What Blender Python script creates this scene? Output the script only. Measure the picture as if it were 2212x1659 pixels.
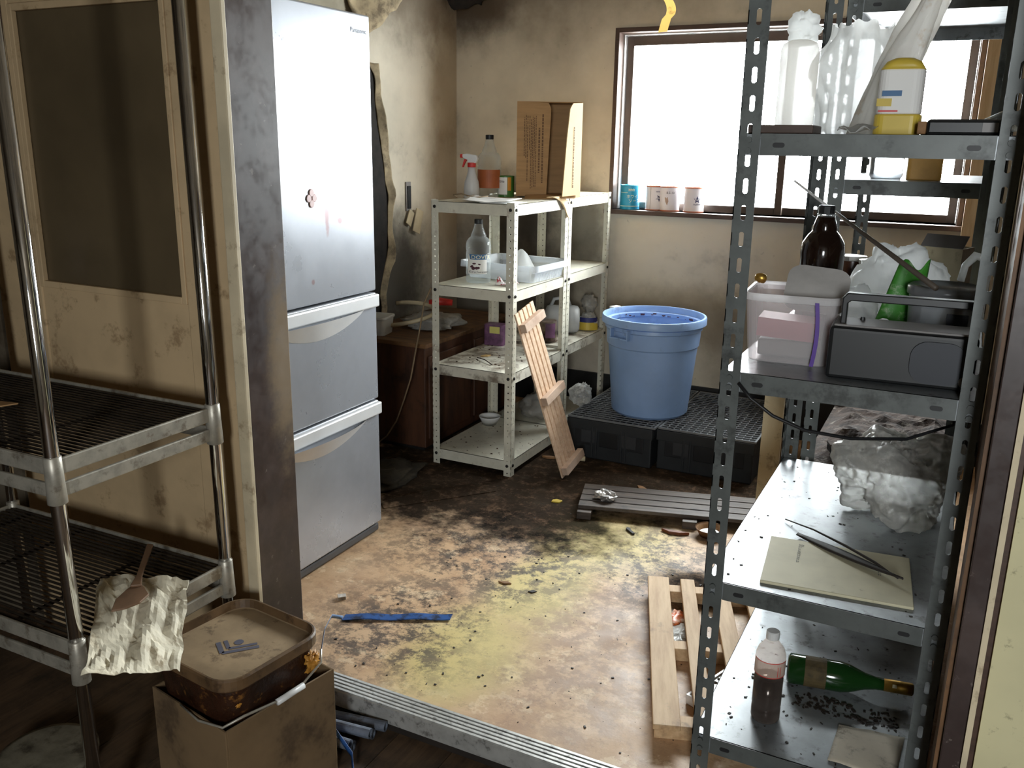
import bpy, math, random
from mathutils import Vector, Matrix, noise, Euler

random.seed(7)
SC = bpy.context.scene
COL = SC.collection
for o in list(bpy.data.objects):
    bpy.data.objects.remove(o)

# ------------------------------------------------------------------ camera
W_PX, H_PX, F_PX = 2212.0, 1659.0, 1932.24
YAW, PITCH, ROLL = -0.466648, 0.264579, -0.0153959
EYE = Vector((0.0, 0.0, 1.40))
cam_d = bpy.data.cameras.new('camera')
cam = bpy.data.objects.new('camera', cam_d)
COL.objects.link(cam)
cy_, sy_, cp_, sp_ = math.cos(YAW), math.sin(YAW), math.cos(PITCH), math.sin(PITCH)
fw = Vector((sy_ * cp_, cy_ * cp_, -sp_))
r0 = Vector((cy_, -sy_, 0.0))
d0 = fw.cross(r0)
cr_, sr_ = math.cos(ROLL), math.sin(ROLL)
rt = cr_ * r0 + sr_ * d0
dn = -sr_ * r0 + cr_ * d0
m3 = Matrix((rt, -dn, -fw)).transposed()
cam.matrix_world = Matrix.Translation(EYE) @ m3.to_4x4()
cam_d.sensor_fit = 'HORIZONTAL'
cam_d.sensor_width = 36.0
cam_d.lens = F_PX / W_PX * 36.0
cam_d.clip_start = 0.05
SC.camera = cam

# ------------------------------------------------------------------ daylight
world = bpy.data.worlds.new('overcast_sky')
SC.world = world
world.use_nodes = True
bg = world.node_tree.nodes['Background']
bg.inputs[0].default_value = (0.93, 0.98, 1.0, 1)
bg.inputs[1].default_value = 58.0

def portal(name, loc, rot, sx, sy):
    l = bpy.data.lights.new(name, 'AREA')
    l.shape = 'RECTANGLE'
    l.size, l.size_y = sx, sy
    l.cycles.is_portal = True
    o = bpy.data.objects.new(name, l)
    COL.objects.link(o)
    o.location, o.rotation_euler = loc, rot
    return o
portal('window_daylight', (-0.86, 4.60, 1.50), (-math.pi / 2, 0, 0), 1.58, 0.86)
portal('rear_opening_daylight', (0.68, -2.05, 1.44), (math.pi / 2, 0, 0), 0.54, 0.88)

SC.view_settings.view_transform = 'Standard'
SC.view_settings.look = 'None'
SC.view_settings.gamma = 1.0
SC.view_settings.use_curve_mapping = False
SC.view_settings.exposure = 0.0
SC.cycles.use_denoising = True
SC.cycles.max_bounces = 6
SC.cycles.diffuse_bounces = 4
SC.cycles.glossy_bounces = 3
SC.cycles.use_adaptive_sampling = True
SC.cycles.adaptive_threshold = 0.05
SC.cycles.adaptive_min_samples = 16
SC.cycles.transparent_max_bounces = 12
SC.cycles.sample_clamp_indirect = 8.0
SC.cycles.caustics_refractive = False
SC.cycles.caustics_reflective = False

# ------------------------------------------------------------------ materials
def lin(c):
    return tuple(((x / 255.0) / 12.92 if x / 255.0 <= 0.04045 else ((x / 255.0 + 0.055) / 1.055) ** 2.4) for x in c)
def rgba(c):
    c = lin(c)
    return (c[0], c[1], c[2], 1)

class NT:
    def __init__(self, name):
        self.m = bpy.data.materials.new(name)
        self.m.use_nodes = True
        self.t = self.m.node_tree
        self.b = self.t.nodes['Principled BSDF']
        self.out = self.t.nodes['Material Output']
        self.geo = None
        self.cache = {}
    def n(self, kind, **kw):
        nd = self.t.nodes.new(kind)
        for k, v in kw.items():
            setattr(nd, k, v)
        return nd
    def l(self, a, b):
        self.t.links.new(a, b)
    def pos(self):
        if self.geo is None:
            self.geo = self.n('ShaderNodeNewGeometry')
        return self.geo.outputs['Position']
    def obj(self):
        return self.n('ShaderNodeTexCoord').outputs['Object']
    def noise(self, scale, detail=4.0, rough=0.6, vec=None, stretch=None):
        key = (scale, min(detail, 5.0), rough, stretch)
        if vec is None and key in self.cache:
            return self.cache[key]
        nd = self.n('ShaderNodeTexNoise')
        nd.inputs['Scale'].default_value = scale
        nd.inputs['Detail'].default_value = min(detail, 5.0)
        nd.inputs['Roughness'].default_value = rough
        v = vec or self.pos()
        if stretch:
            mp = self.n('ShaderNodeMapping')
            mp.inputs['Scale'].default_value = stretch
            self.l(v, mp.inputs[0]); v = mp.outputs[0]
        self.l(v, nd.inputs['Vector'])
        if vec is None: self.cache[key] = nd.outputs['Fac']
        return nd.outputs['Fac']
    def ramp(self, fac, lo, hi, a=0.0, b=1.0):
        nd = self.n('ShaderNodeMapRange')
        nd.interpolation_type = 'SMOOTHSTEP'
        nd.inputs[1].default_value, nd.inputs[2].default_value = lo, hi
        nd.inputs[3].default_value, nd.inputs[4].default_value = a, b
        self.l(fac, nd.inputs[0])
        return nd.outputs[0]
    def math(self, op, a, b=None):
        nd = self.n('ShaderNodeMath', operation=op)
        for i, x in enumerate((a, b)):
            if x is None: continue
            if isinstance(x, (int, float)): nd.inputs[i].default_value = x
            else: self.l(x, nd.inputs[i])
        return nd.outputs[0]
    def mix(self, fac, a, b):
        nd = self.n('ShaderNodeMix', data_type='RGBA')
        if isinstance(fac, (int, float)): nd.inputs[0].default_value = fac
        else: self.l(fac, nd.inputs[0])
        for i, x in ((6, a), (7, b)):
            if isinstance(x, tuple): nd.inputs[i].default_value = x
            else: self.l(x, nd.inputs[i])
        return nd.outputs[2]
    def spot(self, c, r, edge=0.6, nscale=4.0, amp=0.9):
        """soft ellipsoid mask around world point c, ragged by noise"""
        mp = self.n('ShaderNodeMapping')
        mp.inputs['Location'].default_value = (-c[0] / r[0], -c[1] / r[1], -c[2] / r[2])
        mp.inputs['Scale'].default_value = (1 / r[0], 1 / r[1], 1 / r[2])
        self.l(self.pos(), mp.inputs[0])
        ln = self.n('ShaderNodeVectorMath', operation='LENGTH')
        self.l(mp.outputs[0], ln.inputs[0])
        d = self.math('ADD', ln.outputs['Value'], self.math('MULTIPLY', self.math('SUBTRACT', self.noise(nscale, 5, 0.65), 0.5), amp * 2))
        return self.ramp(d, 1.0 - edge * 0.5, 1.0 + edge * 0.5, 1.0, 0.0)
    def bump(self, h, strength=0.2, dist=0.01):
        nd = self.n('ShaderNodeBump')
        nd.inputs['Strength'].default_value = strength
        nd.inputs['Distance'].default_value = dist
        self.l(h, nd.inputs['Height'])
        self.l(nd.outputs[0], self.b.inputs['Normal'])
    def set(self, **kw):
        for k, v in kw.items():
            self.b.inputs[k.replace('_', ' ')].default_value = v
        return self

def plain(name, c, rough=0.5, metal=0.0, var=0.12, vscale=9.0, dirt=None, dirt_amt=0.0, dscale=14.0, bump=0.0, spec=0.5, objspace=False, stretch=None):
    """base colour with gentle mottling and optional grime"""
    k = NT(name)
    vec = k.obj() if objspace else None
    base = rgba(c)
    dk = tuple(x * (1 - var * 2) for x in base[:3]) + (1,)
    col = k.mix(k.ramp(k.noise(vscale, 5, 0.6, vec, stretch), 0.35, 0.7), base, dk)
    if dirt:
        f = k.ramp(k.noise(dscale, 8, 0.7, vec), 0.62 - dirt_amt * 0.25, 0.74 - dirt_amt * 0.15)
        col = k.mix(k.math('MULTIPLY', f, min(1.0, 0.45 + dirt_amt * 0.5)), col, rgba(dirt))
    k.l(col, k.b.inputs['Base Color'])
    k.set(Roughness=rough, Metallic=metal)
    k.b.inputs['Specular IOR Level'].default_value = spec
    if bump:
        k.bump(k.noise(vscale * 6, 5, 0.6, vec), bump, 0.004)
    return k.m

def clear(name, tint=(1, 1, 1), opacity=0.25, rough=0.15, body=(230, 235, 235), crease=0.0, cscale=40.0, edge=0.55):
    """thin clear or milky plastic: see-through mixed with a glossy body"""
    k = NT(name)
    k.set(Roughness=rough)
    k.b.inputs['Base Color'].default_value = rgba(body)
    tr = k.n('ShaderNodeBsdfTransparent')
    tr.inputs[0].default_value = (tint[0], tint[1], tint[2], 1)
    mx = k.n('ShaderNodeMixShader')
    lw = k.n('ShaderNodeLayerWeight')
    lw.inputs['Blend'].default_value = 0.35
    f = k.math('ADD', k.math('MULTIPLY', lw.outputs['Facing'], edge), opacity)
    if crease:
        f = k.math('ADD', f, k.math('MULTIPLY', k.ramp(k.noise(cscale, 4, 0.6), 0.5, 0.7), crease))
        k.bump(k.noise(cscale, 4, 0.6), 0.5, 0.01)
    f = k.math('MINIMUM', f, 1.0)
    k.l(f, mx.inputs[0]); k.l(tr.outputs[0], mx.inputs[1])
    k.l(k.b.outputs[0], mx.inputs[2]); k.l(mx.outputs[0], k.out.inputs[0])
    return k.m

def milky(name, c, trans=0.6, rough=0.35, dirt=None, see=0.0):
    """white translucent film or polythene"""
    k = NT(name)
    base = rgba(c)
    k.b.inputs['Base Color'].default_value = base
    k.set(Roughness=rough)
    tl = k.n('ShaderNodeBsdfTranslucent'); tl.inputs[0].default_value = base
    if dirt:
        col = k.mix(k.ramp(k.noise(18, 6, 0.65), 0.55, 0.7), base, rgba(dirt))
        k.l(col, k.b.inputs['Base Color']); k.l(col, tl.inputs[0])
    mx = k.n('ShaderNodeMixShader'); mx.inputs[0].default_value = trans
    k.l(k.b.outputs[0], mx.inputs[1]); k.l(tl.outputs[0], mx.inputs[2])
    if see:
        tr = k.n('ShaderNodeBsdfTransparent'); m2 = k.n('ShaderNodeMixShader'); m2.inputs[0].default_value = see
        k.l(mx.outputs[0], m2.inputs[1]); k.l(tr.outputs[0], m2.inputs[2]); k.l(m2.outputs[0], k.out.inputs[0])
    else:
        k.l(mx.outputs[0], k.out.inputs[0])
    return k.m

def wood(name, c, c2, rough=0.6, scale=6.0, axis=(1, 12, 12), dirt=None, dirt_amt=0.3):
    k = NT(name)
    v = k.obj()
    f = k.ramp(k.noise(scale, 6, 0.65, v, axis), 0.3, 0.72)
    col = k.mix(f, rgba(c), rgba(c2))
    if dirt:
        g = k.ramp(k.noise(7, 7, 0.7), 0.6 - dirt_amt * 0.2, 0.75)
        col = k.mix(k.math('MULTIPLY', g, 0.75), col, rgba(dirt))
    k.l(col, k.b.inputs['Base Color'])
    k.set(Roughness=rough)
    k.bump(f, 0.15, 0.002)
    return k.m

M = {}
# painted wall with soot and mould
def wall_mat(name, base, spots, grime=(104, 92, 74), amt=0.5):
    k = NT(name)
    col = k.mix(k.ramp(k.noise(1.6, 5, 0.6), 0.35, 0.75), rgba(base), rgba(tuple(int(x * 0.86) for x in base)))
    col = k.mix(k.math('MULTIPLY', k.ramp(k.noise(3.2, 8, 0.7), 0.56, 0.78), amt), col, rgba(grime))
    col = k.mix(k.math('MULTIPLY', k.ramp(k.noise(26, 5, 0.7), 0.66, 0.74), 0.35), col, rgba((70, 60, 50)))
    for (c, r, colr, s, ns) in spots:
        col = k.mix(k.math('MULTIPLY', k.spot(c, r, 1.1, ns, 0.55), s), col, rgba(colr))
    k.l(col, k.b.inputs['Base Color'])
    k.set(Roughness=0.78)
    k.bump(k.noise(60, 4, 0.6), 0.08, 0.004)
    return k.m
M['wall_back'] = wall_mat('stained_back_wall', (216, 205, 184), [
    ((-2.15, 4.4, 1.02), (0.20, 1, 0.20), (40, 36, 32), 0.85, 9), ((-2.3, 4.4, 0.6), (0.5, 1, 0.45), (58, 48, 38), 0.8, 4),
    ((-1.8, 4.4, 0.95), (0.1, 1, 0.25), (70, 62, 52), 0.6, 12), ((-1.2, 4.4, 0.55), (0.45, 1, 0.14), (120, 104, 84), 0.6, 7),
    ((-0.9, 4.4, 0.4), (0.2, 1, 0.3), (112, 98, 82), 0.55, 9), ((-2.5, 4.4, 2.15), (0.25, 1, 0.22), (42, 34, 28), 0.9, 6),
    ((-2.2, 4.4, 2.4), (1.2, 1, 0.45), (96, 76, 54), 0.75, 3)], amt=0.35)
M['wall_left'] = wall_mat('stained_side_wall', (216, 206, 186), [
    ((-2.58, 3.75, 0.72), (1, 0.35, 0.32), (44, 38, 32), 0.9, 6), ((-2.58, 4.35, 1.4), (1, 0.22, 0.9), (120, 96, 66), 0.55, 5),
    ((-2.58, 3.9, 2.2), (1, 0.6, 0.3), (92, 72, 50), 0.7, 5), ((-2.58, 3.2, 1.9), (1, 0.3, 0.4), (90, 80, 50), 0.6, 6)], amt=0.4)
M['wall_front'] = plain('front_room_plaster', (120, 108, 90), 0.85, var=0.2, vscale=3, dirt=(70, 56, 40), dirt_amt=0.6, dscale=4)
M['wall_cream'] = plain('speckled_cream_panel', (214, 206, 164), 0.6, var=0.06, vscale=3, dirt=(90, 78, 52), dirt_amt=0.18, dscale=30)
M['ceil'] = plain('sooty_ceiling', (120, 106, 86), 0.9, var=0.25, vscale=3, dirt=(40, 32, 26), dirt_amt=0.5, dscale=5)
M['skirt'] = plain('blackened_skirting', (34, 32, 31), 0.55, var=0.25, vscale=14)

def floor_mat():
    k = NT('mouldy_linoleum')
    pk = k.mix(k.ramp(k.noise(5, 6, 0.65), 0.35, 0.7), rgba((214, 180, 143)), rgba((190, 152, 116)))
    grain = k.ramp(k.noise(12, 6, 0.7, None, (1.0, 14.0, 1.0)), 0.35, 0.75)
    col = k.mix(k.math('MULTIPLY', grain, 0.18), pk, rgba((150, 112, 80)))
    # worn pale patches
    col = k.mix(k.math('MULTIPLY', k.ramp(k.noise(9, 5, 0.72), 0.56, 0.61), 0.65), col, rgba((232, 206, 170)))
    # yellow bleached streak across the floor
    y = k.spot((-1.12, 1.98, 0), (0.16, 0.27, 1), 1.1, 4, 0.55)
    y2 = k.spot((-1.09, 2.40, 0), (0.14, 0.36, 1), 1.1, 4, 0.55)
    y3 = k.spot((-1.02, 2.82, 0), (0.24, 0.24, 1), 1.1, 4, 0.55)
    ym = k.math('MAXIMUM', y, k.math('MAXIMUM', y2, y3))
    col = k.mix(k.math('MULTIPLY', ym, 0.85), col, rgba((214, 196, 128)))
    # brown worn middle
    b1 = k.spot((-0.78, 2.20, 0), (0.22, 0.50, 1), 1.2, 7, 0.9)
    col = k.mix(k.math('MULTIPLY', k.math('MULTIPLY', b1, k.ramp(k.noise(13, 5, 0.8), 0.40, 0.56)), 0.75), col, rgba((146, 112, 86)))
    # grey mottled mould
    mm = k.ramp(k.noise(14, 6, 0.82), 0.43, 0.58)
    g1 = k.math('MAXIMUM', k.spot((-1.38, 1.98, 0), (0.26, 0.28, 1), 1.2, 4, 0.8), k.spot((-1.36, 2.55, 0), (0.36, 0.36, 1), 1.2, 4, 0.8))
    g1 = k.math('MAXIMUM', g1, k.spot((-0.80, 2.75, 0), (0.22, 0.32, 1), 1.2, 4, 0.6))
    col = k.mix(k.math('MULTIPLY', k.math('MULTIPLY', mm, g1), 0.9), col, rgba((62, 52, 47)))
    # black areas round the racks and crates
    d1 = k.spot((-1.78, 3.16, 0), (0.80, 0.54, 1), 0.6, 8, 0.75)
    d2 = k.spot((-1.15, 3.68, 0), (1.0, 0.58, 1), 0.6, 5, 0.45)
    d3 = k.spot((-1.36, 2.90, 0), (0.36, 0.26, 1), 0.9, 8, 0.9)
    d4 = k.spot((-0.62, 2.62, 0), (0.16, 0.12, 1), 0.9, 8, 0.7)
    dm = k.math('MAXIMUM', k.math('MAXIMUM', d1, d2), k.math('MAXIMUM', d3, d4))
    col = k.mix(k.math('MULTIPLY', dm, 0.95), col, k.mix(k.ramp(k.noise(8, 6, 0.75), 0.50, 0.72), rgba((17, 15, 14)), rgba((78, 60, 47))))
    # specks
    fm = k.ramp(k.noise(21, 7, 0.8), 0.50, 0.68)
    col = k.mix(k.math('MULTIPLY', fm, 0.42), col, rgba((132, 104, 82)))
    sp = k.ramp(k.noise(60, 4, 0.75), 0.655, 0.70)
    col = k.mix(k.math('MULTIPLY', sp, 0.75), col, rgba((52, 40, 34)))
    k.l(col, k.b.inputs['Base Color'])
    rg = k.math('ADD', k.ramp(k.noise(7, 6, 0.7), 0.3, 0.7, 0.44, 0.62), k.math('MULTIPLY', dm, 0.35))
    k.l(rg, k.b.inputs['Roughness'])
    k.l(k.math('SUBTRACT', 0.45, k.math('MULTIPLY', dm, 0.40)), k.b.inputs['Specular IOR Level'])
    k.bump(k.noise(34, 6, 0.7), 0.15, 0.004)
    return k.m
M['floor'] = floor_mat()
M['lfloor'] = wood('dark_floorboards', (104, 82, 60), (66, 52, 40), 0.65, 3, (10, 1, 1), (28, 23, 19), 0.9)

def post_mat():
    k = NT('worn_brown_gloss_paint')
    col = k.mix(k.ramp(k.noise(5, 6, 0.7), 0.4, 0.65), rgba((58, 46, 43)), rgba((76, 63, 59)))
    w = k.math('MULTIPLY', k.spot((-1.5, 1.70, 0.85), (1, 0.05, 0.20), 1.3, 14, 0.9), 0.8)
    col = k.mix(w, col, rgba((150, 132, 108)))
    col = k.mix(k.math('MULTIPLY', k.ramp(k.noise(30, 7, 0.75), 0.63, 0.70), 0.6), col, rgba((130, 120, 112)))
    k.l(col, k.b.inputs['Base Color'])
    k.l(k.ramp(k.noise(14, 6, 0.7), 0.3, 0.7, 0.28, 0.5), k.b.inputs['Roughness'])
    return k.m
M['post'] = post_mat()
M['casing'] = plain('pale_door_casing', (216, 200, 168), 0.6, var=0.1, vscale=6, dirt=(120, 92, 60), dirt_amt=0.25)
M['door'] = plain('cream_sliding_door', (210, 182, 142), 0.55, var=0.1, vscale=4, dirt=(112, 78, 44), dirt_amt=0.2, dscale=11)
M['doorglass'] = plain('dusty_brown_glass', (98, 84, 62), 0.35, var=0.12, vscale=3)
M['black'] = plain('black_plastic', (28, 28, 30), 0.5, var=0.2)
M['alum'] = plain('aluminium_sill', (206, 206, 202), 0.38, 0.45, var=0.12, vscale=20, dirt=(60, 52, 44), dirt_amt=0.3, dscale=40)
M['gap'] = plain('shadow_dark_gap', (40, 32, 26), 0.8, var=0.2)
M['sash'] = plain('brown_window_sash', (86, 72, 62), 0.45, var=0.1, vscale=12)
M['wintrim'] = plain('dark_brown_window_casing', (78, 58, 48), 0.5, var=0.15, vscale=12, stretch=(1, 8, 8))
M['reveal'] = plain('grey_window_reveal', (188, 184, 180), 0.6, var=0.08)
M['glass'] = clear('window_glass', (0.97, 0.98, 0.98), 0.03, 0.05)
def fridge_mat():
    k = NT('silver_fridge_skin')
    col = k.mix(k.ramp(k.noise(2.5, 5, 0.6), 0.4, 0.75), rgba((184, 188, 196)), rgba((166, 169, 176)))
    col = k.mix(k.math('MULTIPLY', k.ramp(k.noise(24, 5, 0.75), 0.68, 0.74), 0.35), col, rgba((130, 118, 106)))
    for c, r in (((-1.8, 2.20, 1.25), (1, 0.022, 0.03)), ((-1.8, 2.27, 1.30), (1, 0.02, 0.035)), ((-1.8, 2.26, 1.17), (1, 0.01, 0.06)),
                 ((-1.8, 2.30, 1.335), (1, 0.012, 0.008)), ((-1.8, 2.32, 1.20), (1, 0.010, 0.014)), ((-1.8, 2.325, 1.15), (1, 0.012, 0.010)), ((-1.8, 2.305, 1.43), (1, 0.010, 0.006)), ((-1.8, 2.18, 0.97), (1, 0.008, 0.008))):
        col = k.mix(k.math('MULTIPLY', k.spot(c, r, 0.8, 30, 0.7), 0.55), col, rgba((150, 96, 88)))
    k.l(col, k.b.inputs['Base Color'])
    k.set(Metallic=0.45)
    k.l(k.ramp(k.noise(5, 5, 0.6), 0.3, 0.7, 0.26, 0.33), k.b.inputs['Roughness'])
    return k.m
M['fridge'] = fridge_mat()
M['fridge_trim'] = plain('whitened_grip_trim', (240, 241, 242), 0.36, 0.25, var=0.03)  # near-white base paints in the window highlight on the grip scoops
M['fridge_side'] = plain('grey_fridge_side', (92, 92, 94), 0.5, var=0.12)
M['print'] = plain('dark_print', (52, 50, 54), 0.7, var=0.0)
M['whiterack'] = plain('white_rack_paint', (226, 222, 204), 0.42, var=0.06, vscale=16, dirt=(128, 92, 60), dirt_amt=0.16, dscale=22)
M['dirtyshelf'] = plain('dirty_white_shelf', (224, 220, 204), 0.45, var=0.08, vscale=10, dirt=(92, 72, 52), dirt_amt=0.72, dscale=9)
M['bolt'] = plain('dark_bolt', (40, 36, 34), 0.5, 0.4, var=0.1)
M['steel'] = plain('grey_angle_steel', (98, 102, 100), 0.45, 0.2, var=0.15, vscale=12, dirt=(34, 32, 30), dirt_amt=0.4, dscale=9)
M['steelshelf'] = plain('grey_steel_shelf', (150, 155, 158), 0.38, 0.3, var=0.15, vscale=8, dirt=(56, 46, 40), dirt_amt=0.34, dscale=26)
M['junk'] = plain('rust_and_dust', (66, 48, 36), 0.95, var=0.35, vscale=18, dirt=(150, 140, 128), dirt_amt=0.3, dscale=26, bump=0.6)
M['bin'] = plain('blue_polyethylene', (142, 172, 216), 0.38, var=0.08, vscale=4, dirt=(60, 66, 92), dirt_amt=0.1, dscale=7)
M['crate'] = plain('black_crate', (40, 42, 44), 0.5, var=0.15, vscale=10)
M['wire'] = plain('grey_coated_wire', (130, 132, 134), 0.4, 0.3, var=0.1)
M['chrome'] = plain('chrome', (230, 230, 230), 0.09, 1.0, var=0.05, vscale=20)
M['chrome_dull'] = plain('dusty_chrome', (188, 182, 168), 0.42, 0.45, var=0.15, vscale=25, dirt=(96, 80, 60), dirt_amt=0.4, dscale=22)
M['wire_dark'] = plain('greasy_shelf_wire', (56, 47, 38), 0.6, 0.2, var=0.3, vscale=25)
M['pine'] = wood('pine_slat', (232, 204, 174), (212, 174, 142), 0.6, 5, (10, 10, 1), (150, 110, 84), 0.1)
M['pine_rough'] = wood('rough_pine_batten', (216, 190, 168), (180, 150, 128), 0.8, 8, (1, 1, 1))
M['pallet'] = wood('dusty_pallet_board', (214, 182, 140), (186, 150, 110), 0.65, 5, (10, 1, 10), (110, 86, 64), 0.15)
M['duck'] = wood('damp_duckboard', (96, 84, 74), (62, 52, 45), 0.5, 5, (1, 12, 12), (30, 26, 24), 0.5)
M['card'] = plain('brown_cardboard', (186, 146, 100), 0.8, var=0.08, vscale=6, stretch=(1, 1, 10))
M['card_lit'] = plain('daylit_cardboard', (226, 196, 150), 0.8, var=0.06, vscale=6)  # same brown card, window light put into a paler colour
M['card_dark'] = plain('damp_cardboard', (128, 104, 74), 0.85, var=0.15, vscale=5, dirt=(52, 36, 24), dirt_amt=0.4, dscale=5)
M['cabinet'] = wood('dark_wood_cabinet', (92, 58, 38), (60, 38, 26), 0.55, 3, (6, 6, 1), (30, 22, 18), 0.5)
M['cabtop'] = wood('ply_cabinet_top', (128, 92, 58), (84, 60, 40), 0.6, 3, (1, 8, 1), (40, 30, 24), 0.7)
M['paper'] = plain('white_paper', (236, 236, 234), 0.7, var=0.03)
M['oldpaper'] = plain('greasy_paper', (238, 228, 202), 0.7, var=0.14, vscale=14, dirt=(150, 124, 84), dirt_amt=0.35, dscale=16, bump=0.2)
M['envelope'] = plain('buff_envelope', (216, 208, 176), 0.7, var=0.08, vscale=6, dirt=(120, 104, 70), dirt_amt=0.1)
M['clearplastic'] = clear('clear_bottle_plastic', (0.95, 0.965, 0.965), 0.04, 0.08)
M['cleartray'] = clear('clear_tray_plastic', (0.96, 0.97, 0.98), 0.24, 0.15, (240, 243, 246))
M['clearbag'] = clear('clear_bag_film', (0.92, 0.92, 0.92), 0.26, 0.25, (222, 222, 218), 0.5, 24)
M['greybag'] = clear('dusty_bag_film', (0.8, 0.8, 0.78), 0.45, 0.35, (190, 186, 178), 0.3, 24)
M['milkbag'] = milky('white_bag_film', (246, 247, 246), 0.75, see=0.10)
M['rag'] = milky('white_cloth_bag', (246, 244, 240), 0.65, 0.7, (226, 212, 196), see=0.03)
M['milkbucket'] = clear('milky_polypropylene', (0.92, 0.9, 0.9), 0.24, 0.3, (236, 232, 232), edge=0.4)
M['whiteplastic'] = plain('white_plastic', (232, 232, 230), 0.35, var=0.03)
M['jug'] = milky('milky_jug', (224, 226, 226), 0.35, 0.3)
M['spray'] = milky('frosted_spray_bottle', (232, 232, 232), 0.3, 0.35)
M['red'] = plain('red_plastic', (206, 52, 46), 0.4, var=0.05)
M['pink'] = plain('dull_pink_pack', (196, 112, 122), 0.5, var=0.05)
M['purple'] = plain('purple_tape', (92, 60, 150), 0.45, var=0.05)
M['violet'] = plain('purple_printed_tin', (126, 84, 120), 0.5, var=0.25, vscale=30, dirt=(60, 60, 60), dirt_amt=0.3)
M['yellow'] = plain('yellow_plastic', (214, 186, 72), 0.45, var=0.06)
M['amber'] = plain('amber_tape', (226, 172, 84), 0.5, var=0.1)
M['gold'] = plain('gold_foil', (190, 150, 70), 0.35, 0.8, var=0.1)
M['green'] = plain('green_print', (76, 146, 52), 0.5, var=0.1)
M['bluelabel'] = plain('blue_label_band', (62, 106, 150), 0.5, var=0.02)
M['navy'] = plain('navy_print', (58, 60, 96), 0.6, var=0.02)
M['cherry'] = plain('dark_cherry_print', (78, 34, 48), 0.6, var=0.05)
M['labelwhite'] = plain('white_label', (238, 236, 232), 0.6, var=0.02)
M['creamprint'] = plain('cream_print', (236, 228, 190), 0.6, var=0.02)
M['orangelabel'] = plain('rusty_orange_label', (176, 96, 52), 0.55, var=0.1)
M['teal'] = plain('teal_can_paint', (38, 150, 186), 0.4, 0.1, var=0.06)
M['canwhite'] = plain('white_can_paper', (226, 222, 226), 0.55, var=0.03)
M['canrim'] = plain('rusty_can_rim', (186, 112, 84), 0.5, 0.3, var=0.1)
M['tin'] = plain('tin_metal', (170, 168, 162), 0.35, 0.7, var=0.1)
M['grease'] = plain('caramel_caked_tin', (58, 34, 22), 0.28, var=0.3, vscale=14, dirt=(170, 116, 56), dirt_amt=0.22, dscale=34, bump=0.5)
M['lid'] = plain('dusty_pail_lid', (168, 144, 112), 0.55, var=0.14, vscale=9, dirt=(70, 52, 38), dirt_amt=0.3, dscale=22)
M['lidrim'] = plain('greasy_lid_rim', (112, 86, 58), 0.5, var=0.2, vscale=12, dirt=(40, 24, 16), dirt_amt=0.5, dscale=16)
M['lidblue'] = plain('faded_blue_logo', (92, 92, 106), 0.6, var=0.08)
M['residue'] = plain('amber_residue', (214, 150, 62), 0.4, var=0.2, vscale=30)
M['spatula'] = plain('worn_spatula', (128, 98, 74), 0.5, var=0.15, vscale=16)
M['straps'] = plain('dirty_blue_strap', (46, 92, 160), 0.4, var=0.2, vscale=30, dirt=(16, 18, 26), dirt_amt=0.65, dscale=30)
M['hose'] = plain('grimy_grey_hose', (112, 120, 134), 0.5, var=0.2, vscale=20, dirt=(52, 44, 34), dirt_amt=0.55, dscale=22)
M['cola'] = plain('dark_liquid', (22, 12, 10), 0.15, var=0.1)
M['petclear'] = clear('dirty_pet', (0.88, 0.82, 0.78), 0.04, 0.15, (206, 188, 176), edge=0.25)
M['winegreen'] = NT('green_glass').set(Roughness=0.12, Base_Color=rgba((24, 56, 22))).m
M['brownglass'] = plain('dark_brown_glass', (34, 22, 16), 0.12, var=0.1)
M['jam'] = plain('brown_jar_contents', (70, 44, 30), 0.25, var=0.15)
M['case'] = plain('black_case', (21, 22, 23), 0.42, var=0.12)
M['case_grille'] = plain('dark_blue_grille', (26, 30, 40), 0.5, var=0.1)
M['tub'] = clear('grey_tub_plastic', (0.7, 0.72, 0.74), 0.5, 0.25, (150, 152, 154))
M['greyplate'] = plain('grey_sheet', (134, 130, 128), 0.5, var=0.05)
M['stick'] = plain('dark_rod', (84, 74, 64), 0.5, var=0.1)
M['twig'] = plain('black_twig', (44, 36, 30), 0.7, var=0.2)
M['leaf'] = plain('dry_leaf', (150, 110, 70), 0.7, var=0.2, vscale=40)
M['darkleaf'] = plain('blackened_scrap', (46, 42, 38), 0.6, var=0.2)
M['foil'] = plain('crumpled_foil', (190, 186, 182), 0.3, 0.6, var=0.15, vscale=60)
M['rope'] = plain('dirty_cord', (150, 128, 98), 0.7, var=0.15)
M['switch'] = plain('yellowed_plastic', (206, 190, 156), 0.5, var=0.1)
M['torn'] = plain('torn_wallpaper', (176, 158, 126), 0.85, var=0.25, vscale=14, dirt=(70, 56, 42), dirt_amt=0.5, dscale=9)
M['mould'] = plain('black_mould', (36, 30, 26), 0.9, var=0.3, vscale=20)
M['crumb'] = plain('floor_crumbs', (92, 70, 52), 0.8, var=0.4, vscale=60)
M['trimwood'] = wood('bare_timber', (214, 190, 152), (190, 160, 120), 0.6, 4, (8, 8, 1))
M['boardcream'] = plain('cream_board', (196, 182, 150), 0.6, var=0.1, vscale=5, dirt=(90, 76, 60), dirt_amt=0.3)
M['rimplastic'] = plain('dirty_pail_plastic', (150, 144, 126), 0.4, var=0.25, vscale=16, dirt=(46, 34, 26), dirt_amt=0.5)

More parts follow.
